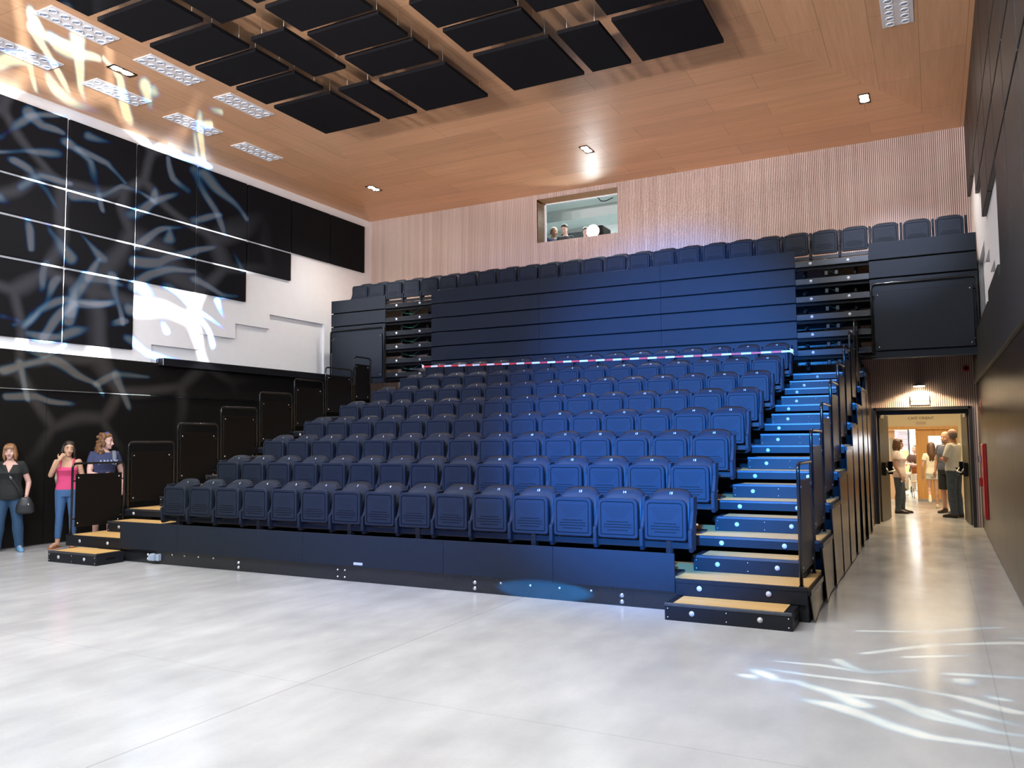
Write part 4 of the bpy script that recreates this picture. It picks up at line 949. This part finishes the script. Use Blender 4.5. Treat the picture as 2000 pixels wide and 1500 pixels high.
def head_mb(female=True):
    mb = MB()
    sp = [(-.118, .022, -.078, -.040), (-.108, .036, -.084, -.020), (-.085, .050, -.087, .030), (-.050, .061, -.088, .066), (-.015, .068, -.085, .082), (.020, .072, -.086, .092), (.055, .073, -.080, .094), (.085, .066, -.066, .082), (.108, .047, -.042, .058), (.120, .018, -.012, .022)]
    rs = []
    for z, hx, yf, yb in sp: rs.append(ell(0, (yf+yb)/2, z, hx, (yb-yf)/2, 20, 2.1))
    mb.rings(rs)
    mb.tube([(0, -.080, .012), (0, -.098, -.022), (0, -.112, -.040), (0, -.090, -.052)], [.009, .012, .016, .012], 8)   # nose
    for s in (-1, 1):
        mb.ball((s*.072, .008, -.018), (.010, .020, .032), 10, 6)      # ears
        mb.ball((s*.030, -.078, .022), (.022, .012, .008), 8, 5)       # brow ridge
        mb.ball((s*.040, -.066, -.040), (.024, .020, .020), 8, 6)      # cheeks
    mb.ball((0, -.082, -.074), (.026, .012, .012), 10, 6)              # lips mound
    mb.ball((0, -.080, -.108), (.022, .014, .014), 8, 6)               # chin
    return mb
def hand_mb(wr, d, nrm, curl=0.35, s=1.0, side=1):
    """palm and five fingers; d = direction of fingers, nrm = palm normal, fingers curl toward nrm"""
    d = Vector(d).normalized(); nrm = Vector(nrm); nrm = (nrm-d*nrm.dot(d)).normalized(); ac = d.cross(nrm)*side
    wr = Vector(wr); mb = MB()
    mb.tube([wr-d*0.015, wr+d*0.02*s, wr+d*0.055*s, wr+d*0.088*s], [(.022, .017), (.030*s, .016*s), (.038*s, .015*s), (.034*s, .011*s)], 12)
    # reorient palm width along ac by building a second flat slab
    pts = [wr+d*0.01, wr+d*0.05*s, wr+d*0.09*s]
    for off in (-.024, -.008, .008, .024): mb.tube([p+ac*off*s for p in pts], [.013*s, .0135*s, .011*s], 8)
    for k, (off, L) in enumerate(((-.0285, .070), (-.0095, .080), (.0095, .075), (.0285, .060))):
        b = wr+d*0.085*s+ac*off*s; dd = (d+ac*off*2.5).normalized(); p = [b]
        for j, fr_ in enumerate((.45, .32, .23)):
            ang = curl*(j+0.6); v = (dd*math.cos(ang)+nrm*math.sin(ang)).normalized(); p.append(p[-1]+v*L*fr_*s)
        mb.tube(p, [.0092*s, .0086*s, .0078*s, .0062*s], 8)
    b = wr+d*0.025*s-ac*.030*s; v1 = (d*0.6-ac*0.8+nrm*0.2).normalized(); v2 = (d*0.85-ac*0.35+nrm*0.5).normalized()
    mb.tube([b, b+v1*.035*s, b+v1*.035*s+v2*.03*s, b+v1*.035*s+v2*.052*s], [.014*s, .0115*s, .010*s, .007*s], 8)
    return mb
def skin(name, c, r=0.5): return mat(name, c, r, var=0.05, scale=30)
SK_F = skin('skin_fair', (0.60, 0.36, 0.30, 1)); SK_T = skin('skin_tan', (0.48, 0.26, 0.17, 1)); SK_W = skin('skin_warm', (0.52, 0.30, 0.19, 1))
def person(label, x, y, face, H=1.70, z=0, sk=SK_F, fat=1.0, pose=None, head=(0, 0, 0), hair='bob', hairm=None, top=None, topm=None, sleeve=0.45, hem=0.86,
           bot='long', botm=None, shoem=None, group=None, hands=(0.3, 0.3), bust=0.0, gaze_extra=None, lower=True, hair_seed=1, handdir=(None, None), neck='round', sandal=False, vox=0.0085):
    s = H/1.70
    J = {}
    for sd_, m in (('L', 1), ('R', -1)):
        J.update({'sh'+sd_: (.158*m*(0.85+.15*fat), .008, 1.375), 'el'+sd_: (.225*m*fat**.4, .03, 1.10), 'wr'+sd_: (.235*m*fat**.4, -.035, .865),
                  'hip'+sd_: (.082*m, 0, .90), 'kn'+sd_: (.095*m, -.012, .49), 'an'+sd_: (.10*m, .03, .085), 'to'+sd_: (.115*m, -.15, .03)})
    if pose: J.update(pose)
    J = {k: Vector(v) for k, v in J.items()}
    t = thing('person', label, 'person', (x, y, z), face, group); t.scale = (s, s, s)
    HM = Matrix.Translation((0, 0.0, 1.495))@Matrix.Rotation(head[0], 4, 'Z')@Matrix.Rotation(head[1], 4, 'X')@Matrix.Rotation(head[2], 4, 'Y')@Matrix.Translation((0, -.012, .098))
    lean = J.get('lean', Vector((0, 0, 0)))
    def tors(z0, z1, e=0.0, extra=0.0):
        rs = []
        zz = [q for q in TORSO if z0-1e-4 <= q[0] <= z1+1e-4]
        for (z_, hx, hy, yo) in zz:
            f = 1+(fat-1)*(1.0 if z_ < 1.3 else 0.4)
            by = bust if 1.2 < z_ < 1.3 else 0
            rs.append(ell(0, yo-by/2-(0.02*(fat-1)*3 if z_ < 1.2 else 0), z_, (hx+e)*f, (hy+e)*f+by/2, 22))
        return rs
    def limb(mb, ks, rad, n=12):
        pts = [J[k] for k in ks]
        fine = []; fr2 = []
        for i in range(len(pts)-1):
            for q in range(4):
                u = q/4; fine.append(pts[i].lerp(pts[i+1], u)); fr2.append(rad[i]+(rad[i+1]-rad[i])*u)
        fine.append(pts[-1]); fr2.append(rad[-1])
        for i in range(4, len(fine)-1, 4):   # soften the joint
            fine[i] = (fine[i-1]+fine[i+1])*0.15+fine[i]*0.7
        mb.tube(fine, fr2, n)
    # --- body, one skin surface
    b = MB(); b.rings(tors(0.82, 1.44)); b.rings([ell(0, q[3], q[0], q[1], q[2], 16) for q in NECK])
    hm = head_mb(); hm.xf(HM); b.add(hm)
    ff = fat**0.6
    for sd_ in ('L', 'R'):
        limb(b, ['sh'+sd_, 'el'+sd_, 'wr'+sd_], [.050*ff, .040*ff, .026]); b.ball(J['sh'+sd_], .052*ff)
        if lower:
            limb(b, ['hip'+sd_, 'kn'+sd_, 'an'+sd_], [.082*ff, .054*ff, .036])
            # calf and foot
            kn, an = J['kn'+sd_], J['an'+sd_]; b.ball(kn.lerp(an, .28)+Vector((0, .014, 0)), (.050*ff, .052*ff, .10))
            an = J['an'+sd_]; to = J['to'+sd_]
            b.tube([an+(an-to)*0.22-Vector((0, 0, .045)), an*0.55+to*0.45-Vector((0, 0, 0.004)), to], [.032, .036, .028], 10)
        m = 1 if sd_ == 'L' else -1
        d = handdir[0 if sd_ == 'L' else 1] or (J['wr'+sd_]-J['el'+sd_])
        nrm = Vector((-m, -.25, 0)) if not (handdir[0 if sd_ == 'L' else 1]) else Vector((0, 1, -.2))
        b.add(hand_mb(J['wr'+sd_], d, nrm, hands[0 if sd_ == 'L' else 1], 1.0, m))
    link('body', solid(b, 'body', sk, vox, 3), t)
    # --- face details
    def hp(p): return HM @ Vector(p)
    ey = MB()
    for q in (-1, 1):
        ey.cur = 0; ey.ball(hp((q*.029, -.079, .004)), (.011, .007, .0055), 10, 6)
        ey.cur = 1; ey.ball(hp((q*.029, -.0855, .004)), (.0055, .004, .0055), 8, 5)
    ey.obj('eyes', [mat('eye_white', (.7, .68, .66, 1), .3), mat('eye_dark', (.02, .015, .012, 1), .2)], t)
    br = MB()
    for q in (-1, 1): br.tube([hp((q*.045, -.078, .024)), hp((q*.030, -.087, .030)), hp((q*.014, -.087, .026))], [.003, .005, .004], 6)
    br.obj('eyebrows', hairm or M_DARK, t)
    MB().tube([hp((-.022, -.088, -.072)), hp((0, -.096, -.074)), hp((.022, -.088, -.072))], [.003, .0065, .003], 8).obj('mouth', mat('lip', (.36, .13, .12, 1), .4), t)
    # --- hair
    h = MB()
    def cap(sc, zlow, shift=0.010, front=-.03):
        rs = []
        for z_, hx, yf, yb in ((zlow, .074, -.010, .092), (.030, .077, front, .100), (.060, .079, -.070, .102), (.090, .074, -.070, .092), (.115, .056, -.048, .068), (.130, .022, -.014, .026)):
            rs.append([HM @ Vector(p) for p in ell(0, (yf+yb)/2+shift*.3, z_, hx*sc, (yb-yf)/2*sc, 20)])
        h.rings(rs)
    rnd = random.Random(hair_seed)
    if hair == 'bob':
        cap(1.06, -.02)
        for i in range(22):
            a = R(62)+R(236)*i/21; r = (.080, .098)
            px, py = r[0]*math.sin(a), -r[1]*math.cos(a)*.95+.008
            L = -.135+.02*math.sin(i*2.1)
            h.tube([hp((px*.9, py*.9, .07)), hp((px*1.02, py*1.0, .0)), hp((px*1.12, py*1.05, -.07)), hp((px*1.02, py*1.02, L))], [.020, .023, .024, .012], 8)
        for i in range(7):
            u = -1+2*i/6; h.tube([hp((u*.05, -.055, .105)), hp((u*.060, -.086, .070)), hp((u*.064, -.088, .040))], [.014, .013, .008], 7)
        m_ = solid(h, 'hair', hairm, .009, 2)
    elif hair == 'long':
        cap(1.06, -.02)
        for i in range(20):
            a = R(75)+R(210)*i/19
            px, py = .078*math.sin(a), -.096*math.cos(a)+.008
            L = 1.24+.03*math.sin(i*1.7)
            q = hp((px*1.05, py, -.06)); e = Vector((q.x*.95, max(q.y, .055)+.03, L))
            h.tube([hp((px*.9, py*.9, .07)), hp((px*1.04, py, 0)), q, (q+e)/2+Vector((0, .012, 0)), e], [.020, .022, .024, .024, .008], 8)
        m_ = solid(h, 'hair', hairm, .010, 2)
    elif hair == 'curly':
        cap(1.06, -.02)
        for i in range(150):
            a = R(70)+R(220)*rnd.random(); zz = .10-.31*rnd.random(); k = 1.0+.25*rnd.random()
            kk = math.sqrt(max(0.1, 1-(max(zz, 0)/.15)**2))
            p = hp((.085*math.sin(a)*k*kk, (-.095*math.cos(a)+.012)*k*kk, zz))
            h.ball(p, .017+.012*rnd.random(), 8, 5)
        m_ = solid(h, 'hair', hairm, .008, 1)
    elif hair == 'tied':
        cap(1.07, -.03, front=-.055)
        for i in range(18):
            a = R(88)+R(184)*i/17
            px, py = .078*math.sin(a), -.096*math.cos(a)+.008
            L = 1.33+.05*math.sin(i*1.7)
            q = hp((px*1.12, py*1.05, -.06)); e = Vector((q.x*1.15, max(q.y, .03)+.03, L))
            h.tube([hp((px*.9, py*.9, .07)), hp((px*1.06, py*1.03, 0)), q, (q+e)/2+Vector((0, .012, 0)), e], [.022, .026, .030, .028, .010], 8)
        m_ = solid(h, 'hair', hairm, .009, 1)
    elif hair == 'short':
        cap(1.035, -.03); m_ = solid(h, 'hair', hairm, .008, 2)
    else:   # balding: ring of cropped hair
        for i in range(24):
            a = R(85)+R(190)*i/23; px, py = .073*math.sin(a), -.092*math.cos(a)+.004
            h.tube([hp((px*.93, py*.93, .050)), hp((px*.97, py*.97, .0)), hp((px*.88, py*.93, -.062))], [.009, .011, .008], 7)
        m_ = solid(h, 'hair', hairm, .008, 1)
    link('hair', m_, t)
    # --- top
    if top:
        c = MB()
        if top == 'tank':
            c.rings(tors(hem, 1.25, .012)+[ell(0, -.006, 1.31, .150, .112, 22)])
            for q in (-1, 1): c.tube([(q*.085, -.105, 1.29), (q*.092, -.070, 1.40), (q*.090, .02, 1.425), (q*.085, .095, 1.34), (q*.08, .11, 1.25)], .018, 8)
        else:
            zt = 1.415 if neck == 'round' else 1.40
            c.rings(tors(hem, zt, .013))
            for sd_ in ('L', 'R'):
                p, e = J['sh'+sd_], J['el'+sd_]; k = p.lerp(e, min(1, sleeve))
                inn = Vector((p.x*.45, p.y, p.z+.012))
                c.tube([inn, p+Vector((0, 0, .004)), p.lerp(e, .2), k], [.052, .064*ff, .063*ff, (.060 if sleeve < .9 else .050)*ff], 14)
                if sleeve > 1: c.tube([e, e.lerp(J['wr'+sd_], min(1, sleeve-1))], [.050*ff, .040], 12)
        link('top', solid(c, 'top', topm, .010, 2), t)
    if bot and lower:
        c = MB(); rs = tors(.82, .97 if hem > .9 else .97, .012); c.rings(rs)
        for sd_ in ('L', 'R'):
            hp_, kn, an = J['hip'+sd_], J['kn'+sd_], J['an'+sd_]
            if bot == 'long': c.tube([hp_, hp_.lerp(kn, .5), kn, kn.lerp(an, .35), kn.lerp(an, .8), kn.lerp(an, 1.08)], [.098*ff, .088*ff, .074*ff, .078*ff, .066, .064], 14)
            elif bot == 'crop': c.tube([hp_, hp_.lerp(kn, .5), kn, kn.lerp(an, .35), kn.lerp(an, .84)], [.096*ff, .080*ff, .060*ff, .058*ff, .046], 14)
            elif bot == 'knee': c.tube([hp_, hp_.lerp(kn, .5), hp_.lerp(kn, 1.0)], [.104*ff, .098*ff, .088*ff], 14)
            else: c.tube([hp_, hp_.lerp(kn, .36)], [.100*ff, .098*ff], 14)
        link('trousers' if bot in ('long', 'crop') else 'shorts', solid(c, 'trousers', botm, .010, 2), t)
    if shoem and lower:
        for sd_ in ('L', 'R'):
            an, to = J['an'+sd_], J['to'+sd_]; c = MB(); f = (to-an); f.z = 0; f.normalize()
            gz = to.z-.030; hl = an-f*.060; side = Vector((-f.y, f.x, 0)); up = Vector((0, 0, 1)) if gz < .05 else (an-to).cross(side).normalized()
            tv = (to-an)
            if sandal:
                rs = []
                for u, wd in ((-.30, .028), (-.1, .034), (.35, .038), (.75, .042), (1.1, .034), (1.2, .015)):
                    p = hl+f*.20*max(0, u+.3); p = Vector((an.x, an.y, 0))+f*(u*.185); rs.append([p-side*wd+Vector((0, 0, gz+.001)), p+side*wd+Vector((0, 0, gz+.001)), p+side*wd+Vector((0, 0, gz+.018)), p-side*wd+Vector((0, 0, gz+.018))])
                c.rings(rs)
                for u, hh in ((.50, .060), (.72, .052)):
                    p = Vector((an.x, an.y, gz))+f*(u*.185)
                    c.tube([p-side*.040+Vector((0, 0, .015)), p-side*.026+Vector((0, 0, hh)), p+side*.026+Vector((0, 0, hh)), p+side*.040+Vector((0, 0, .015))], .010, 6)
                c.obj('sandal', shoem, t)
            elif gz < .05:
                if True: sc_ = 1.28
                b0 = Vector((an.x, an.y, gz))
                rs = []
                for u, wd, hh in ((-.36, .026, .060), (-.25, .036, .085), (0.0, .040, .090), (.35, .042, .070), (.75, .046, .050), (1.10, .038, .038), (1.24, .018, .026)):
                    p = b0+f*(u*.185); ring = []
                    for i in range(12):
                        a = 2*PI*i/12; ring.append(p+side*wd*math.cos(a)+Vector((0, 0, max(0.002, sc_*(hh/2+hh/2*math.sin(a)*1.15)))))
                    rs.append(ring)
                c.smooth = True; c.rings(rs); c.obj('shoe', shoem, t)
            else:
                rs = []
                n_ = tv.cross(side).normalized()
                for u, wd in ((-.30, .028), (0, .038), (.5, .042), (1.0, .044), (1.25, .02)):
                    p = an+tv*u; rs.append([p+side*wd*math.cos(2*PI*i/12)+n_*(.040*math.sin(2*PI*i/12)) for i in range(12)])
                c.smooth = True; c.rings(rs); c.obj('shoe', shoem, t)
    return t, J, HM
M_H_BLOND = mat('hair_blond_brown', (0.26, 0.125, 0.052, 1), 0.5, var=0.35, scale=60)
M_H_DARK = mat('hair_dark', (0.022, 0.014, 0.010, 1), 0.45, var=0.3, scale=60)
M_H_CURL = mat('hair_curly_brown', (0.16, 0.075, 0.032, 1), 0.5, var=0.4, scale=50)
M_H_BRN = mat('hair_brown', (0.085, 0.040, 0.018, 1), 0.45, var=0.3, scale=60)
M_H_GREY = mat('hair_grey', (0.16, 0.13, 0.10, 1), 0.6, var=0.3, scale=60)
M_BLKT = mat('black_cotton', (0.012, 0.014, 0.015, 1), 0.85, var=0.2, scale=40)
M_JEAN = mat('blue_denim', (0.045, 0.115, 0.26, 1), 0.8, var=0.2, scale=25)
M_JEAND = mat('dark_blue_denim', (0.020, 0.060, 0.125, 1), 0.8, var=0.25, scale=20)
M_JEANG = mat('faded_grey_denim', (0.060, 0.075, 0.090, 1), 0.8, var=0.45, scale=14)
M_PINK = mat('pink_cotton', (0.62, 0.055, 0.17, 1), 0.8, var=0.08)
M_NAVY = mat('navy_cotton', (0.030, 0.038, 0.095, 1), 0.85, var=0.15)
M_SNK = mat('blue_sneaker', (0.12, 0.30, 0.52, 1), 0.6, var=0.2)
M_TANL = mat('tan_leather', (0.38, 0.13, 0.035, 1), 0.5)
M_BLSH = mat('pale_pink_cotton', (0.78, 0.62, 0.54, 1), 0.85, var=0.06, scale=9)
M_CRM = mat('cream_cotton', (0.72, 0.66, 0.50, 1), 0.85, var=0.08, scale=9)
M_SLATE = mat('slate_blue_cotton', (0.075, 0.085, 0.115, 1), 0.85, var=0.1)
M_SHD = mat('black_brown_shoe', (0.028, 0.016, 0.010, 1), 0.4)
# woman with shoulder bag, far left
pA, JA, HA = person('person at the far left in a black V-neck T-shirt and blue jeans', -12.86, 7.76, R(54), 1.655, sk=SK_F, fat=1.12,
    pose={'elL': (.265, .06, 1.09), 'wrL': (.245, -.05, .885), 'elR': (-.265, .05, 1.08), 'wrR': (-.225, -.08, .86), 'knL': (.125, -.01, .49), 'anL': (.155, .02, .085), 'toL': (.20, -.15, .03), 'knR': (-.12, -.01, .49), 'anR': (-.15, .02, .085), 'toR': (-.18, -.15, .03)},
    head=(R(-4), R(3), R(-3)), hair='bob', hairm=M_H_BLOND, top='tee', topm=M_BLKT, sleeve=.5, hem=.82, bot='long', botm=M_JEAND, shoem=M_SNK, bust=.05, neck='v')
vn = MB(); vn.smooth = True; rows = []
def chest_y(x, z, fat=1.12, e=.013, bust=.05):
    for q0, q1 in zip(TORSO[:-1], TORSO[1:]):
        if q0[0] <= z <= q1[0]:
            u = (z-q0[0])/(q1[0]-q0[0]); hx, hy, yo = [q0[i]+(q1[i]-q0[i])*u for i in (1, 2, 3)]
            f = 1+(fat-1)*(1.0 if z < 1.3 else 0.4); b_ = bust*max(0, min(1, (1.33-z)/.08))
            hx, hy = (hx+e)*f, (hy+e)*f+b_/2
            return yo-b_/2-hy*max(0.0, 1-abs(x/hx)**2.3)**(1/2.3)
for i in range(9):
    z = 1.262+.148*i/8; hw = .004+.058*i/8
    rows.append([(hw*(-1+j/3), chest_y(hw*(-1+j/3), z)-.003, z) for j in range(7)])
for i in range(8):
    for j in range(6): vn.quad(rows[i][j], rows[i][j+1], rows[i+1][j+1], rows[i+1][j])
vn.obj('neckline_skin', SK_F, pA)
bag = thing('shoulder_bag', 'black slouchy shoulder bag hanging at the hip of the person in black', 'bag', (-12.86, 7.76, 0), R(54)); bag.scale = (.973, .973, .973)
bb = MB()
bb.rings([ell(.235, -.155, q[0], q[1], q[2], 18) for q in ((.60, .09, .035), (.63, .135, .055), (.74, .125, .060), (.83, .085, .045), (.865, .06, .03))])
link('bag_body', solid(bb, 'bag_body', mat('black_nylon', (0.016, 0.017, 0.020, 1), 0.45, var=0.3, scale=18), .010, 2), bag)
MB().tube([(.19, -.165, .86), (.13, -.185, 1.02), (.03, -.190, 1.18), (-.07, -.150, 1.33), (-.125, -.06, 1.425), (-.12, .05, 1.40), (-.02, .125, 1.2), (.12, .13, .98), (.24, .02, .84)], [(.017, .004)]*9, 8).obj('strap', M_BLKT, bag)
MB().tube([(.055, -.198, 1.165), (.035, -.200, 1.19), (.012, -.196, 1.20), (.022, -.198, 1.175), (.042, -.199, 1.15)], .005, 6).obj('buckle', M_BOLT, bag)
MB().ball((.285, -.212, .75), (.014, .008, .014)).obj('stud', M_BOLT, bag)
# woman in pink, hand at mouth
pB, JB, HB = person('person in a pink sleeveless top and blue jeans covering her mouth with one hand', -12.47, 8.45, R(50), 1.69, sk=SK_W, fat=0.98,
    pose={'elR': (-.235, -.10, 1.15), 'wrR': (-.10, -.205, 1.415), 'anR': (-.12, .03, .085), 'toR': (-.20, -.13, .03)},
    head=(R(14), R(3), R(5)), hair='tied', hairm=M_H_DARK, top='tank', topm=M_PINK, hem=.90, bot='crop', botm=M_JEAN, shoem=M_TANL, sandal=True, bust=.05, hands=(.4, .7), handdir=(None, (.55, .25, .80)))
bp = thing('tote_bag', 'cream cloth backpack worn by the person in pink', 'bag', (-12.47, 8.45, 0), R(50)); bp.scale = (.994,)*3
b_ = MB().rings([ell(-.02, .165, q[0], q[1], q[2], 16) for q in ((.92, .10, .04), (.96, .14, .055), (1.15, .14, .05), (1.28, .10, .03))])
link('bag_body', solid(b_, 'bag_body', mat('cream_canvas', (.62, .52, .40, 1), .8), .010, 2), bp)
MB().tube([(-.10, .14, 1.27), (-.115, .05, 1.42), (-.118, -.045, 1.40), (-.125, -.085, 1.30), (-.16, -.02, 1.12), (-.15, .12, .98)], [(.020, .006)]*6, 8).obj('strap', mat('cream_canvas', (.62, .52, .40, 1), .8), bp)
# woman with curls, profile to the stand
pC, JC, HC = person('person in a navy T-shirt with pale letters behind the first left guard rail', -12.12, 8.85, R(62), 1.82, sk=SK_F, fat=1.05,
    pose={'elL': (.255, .05, 1.10), 'wrL': (.25, -.05, .88), 'elR': (-.215, -.06, 1.10), 'wrR': (-.04, -.17, 1.06)}, head=(R(58), R(6), R(0)), hair='curly', hairm=M_H_CURL, top='tee', topm=M_NAVY, sleeve=.5, hem=.84,
    bot='knee', botm=M_JEAND, shoem=M_SHD, bust=.05, handdir=(None, (.9, -.1, -.1)))
tm = text_mesh('AMAY', 0.10, 'shirt_print'); tm.materials.append(mat('pale_blue_print', (.35, .45, .68, 1), .7)); tp_ = link('shirt_print', tm, pC, 'pale blue letters'); tp_.location = (.03, -.168, 1.265)
hb = MB(); hb.tube([HC @ Vector(p) for p in ((-.080, .0, .04), (-.070, -.004, .098), (-.03, -.006, .132), (.03, -.006, .132), (.070, -.004, .098), (.080, .0, .04))], [(.010, .006)]*6, 8)
hb.obj('hairband', mat('blue_band', (.03, .12, .5, 1), .4), pC)
MB().tube([(.12, -.135, 1.22), (.125, -.12, 1.33), (.125, -.03, 1.435), (.12, .09, 1.36)], [(.03, .008)]*4, 8).obj('backpack_strap', mat('grey_webbing', (.14, .16, .20, 1), .7), pC)
# people at the door
pD, JD, HD = person('person in a pale pink T-shirt and jeans in profile by the left door leaf', -0.76, 19.75, R(86), 1.60, sk=SK_W, fat=1.18,
    pose={'elR': (-.20, .045, 1.10), 'wrR': (-.185, -.07, .86), 'anL': (.09, -.04, .085), 'toL': (.12, -.22, .03), 'knL': (.085, -.04, .49)}, head=(R(0), R(2), 0), hair='bob', hairm=M_H_BRN, top='tee', topm=M_BLSH, sleeve=.5, hem=.82, bot='long', botm=M_JEANG, shoem=M_SHD, bust=.03)
gl_ = MB()
for q in (-1, 1): gl_.tube([HD @ Vector((q*.030+.018*math.cos(a*PI/4), -.098, .004+.014*math.sin(a*PI/4))) for a in range(9)], .0025, 5)
for q in (-1, 1): gl_.tube([HD @ Vector((q*.048, -.095, .008)), HD @ Vector((q*.074, .0, .004))], .0025, 5)
gl_.obj('glasses', M_DARK, pD)
ph = tag(MB().box(-.035, .035, -.006, .006, -.07, .07).obj('phone', mat('white_phone', (.8, .74, .66, 1), .3), None, .004), 'white phone held low in the hand of the person in pale pink', 'phone')
ph.location = (-0.67, 19.60, .735); ph.rotation_euler = (R(15), R(35), R(60))
pE, JE, HE = person('person seen from behind in a cream T-shirt and pale shorts walking into the lobby', -0.115, 21.35, R(184), 1.50, sk=SK_W, fat=0.92,
    pose={'hipL': (.075, 0, .90), 'knL': (.085, .0, .49), 'knR': (-.08, .02, .49), 'anR': (-.09, .03, .085), 'toR': (-.10, -.14, .03), 'anL': (.09, .27, .31), 'toL': (.095, .36, .19)}, head=(R(4), R(8), 0), hair='long', hairm=M_H_BRN, top='tee', topm=M_CRM, sleeve=.48, hem=.88, bot='mini', botm=mat('pale_grey_cotton', (.55, .54, .46, 1), .85), shoem=mat('pale_shoe', (.70, .58, .42, 1), .6))
pF, JF, HF = person('person in a slate blue T-shirt and dark knee shorts beyond the doorway', 0.185, 20.15, R(-30), 1.745, sk=SK_T, fat=1.1,
    head=(R(-8), R(4), 0), hair='bald', hairm=M_H_GREY, top='tee', topm=M_SLATE, sleeve=.5, hem=.84, bot='knee', botm=M_BLKT, shoem=M_SHD)
be = MB().ball(HF @ Vector((0, -.072, -.088)), (.040, .022, .032)); be.obj('beard', M_H_GREY, pF)
pG, JG, HG = person('person in a cream short-sleeved shirt with folded arms beside the right door leaf', 0.30, 19.12, R(-118), 1.79, sk=SK_T, fat=1.1,
    pose={'elR': (-.225, -.06, 1.10), 'wrR': (.03, -.195, 1.12), 'elL': (.225, -.06, 1.10), 'wrL': (-.03, -.18, 1.10), 'anL': (.12, .03, .085)}, head=(R(-20), R(2), 0), hair='bald', hairm=M_H_GREY, top='tee', topm=M_CRM, sleeve=.75, hem=.86, bot='long', botm=M_JEANG, shoem=M_SHD, handdir=((-.95, 0, .1), (.95, 0, .1)))
MB().rings([ell(0, .003, .935, .182, .132, 22), ell(0, .003, .97, .178, .130, 22)]).obj('belt', M_DARK, pG)
SIT = {'hipL': (.09, .02, .80), 'hipR': (-.09, .02, .80), 'knL': (.12, -.40, .82), 'knR': (-.12, -.40, .82), 'anL': (.12, -.40, .42), 'anR': (-.12, -.38, .42), 'toL': (.13, -.56, .37), 'toR': (-.13, -.54, .37)}
pH, JH, HH = person('person in a dark brown shirt and beige trousers seated at the cafe table', -0.56, 26.6, R(-25), 1.66, z=-0.26, sk=SK_F, fat=1.1,
    pose=dict(SIT, elL=(.24, -.12, 1.12), wrL=(.12, -.32, 1.13), elR=(-.24, -.12, 1.12), wrR=(-.12, -.34, 1.12)), head=(R(-30), R(-6), 0), hair='short', hairm=M_H_GREY, top='tee', topm=mat('brown_cotton', (.060, .022, .014, 1), .8), sleeve=.6, hem=.86, bot='long', botm=mat('beige_cotton', (.52, .45, .36, 1), .85), shoem=M_SHD)
st = thing('high_stool', 'steel high stool under the seated person in the cafe', 'stool', (-0.56, 26.62, 0))
MB().cyl((0, 0, .40), (0, 0, .44), .17, 20).obj('seat', M_DARK, st)
for a in range(4): MB().tube([(.11*math.cos(a*PI/2+.8), .11*math.sin(a*PI/2+.8), .40), (.2*math.cos(a*PI/2+.8), .2*math.sin(a*PI/2+.8), 0)], .012, 8).obj('leg', M_STEEL, st)
# operators in the booth
person('person in a black T-shirt looking down in the control booth window', -8.02, 18.45, R(8), 1.76, z=5.24, sk=SK_F, head=(R(-6), R(24), 0), hair='short', hairm=M_H_DARK, top='tee', topm=mat('booth_black_cotton', (.02, .028, .03, 1), .8), sleeve=.5, bot='long', botm=M_JEAND, shoem=M_SHD, vox=.012)
person('person in dark navy clothes in profile at the left edge of the control booth window', -8.42, 18.60, R(60), 1.78, z=5.24, sk=SK_T, head=(R(20), R(8), 0), hair='bald', hairm=M_H_GREY, top='tee', topm=M_NAVY, sleeve=1.9, bot='long', botm=M_JEAND, shoem=M_SHD, vox=.012)
person('person in a pale shirt beside the glaring projector lens in the control booth', -7.60, 18.75, R(30), 1.70, z=5.24, sk=SK_F, head=(R(10), R(14), 0), hair='short', hairm=M_H_DARK, top='tee', topm=M_CRM, sleeve=.5, bot='long', botm=M_JEAND, shoem=M_SHD, vox=.012)
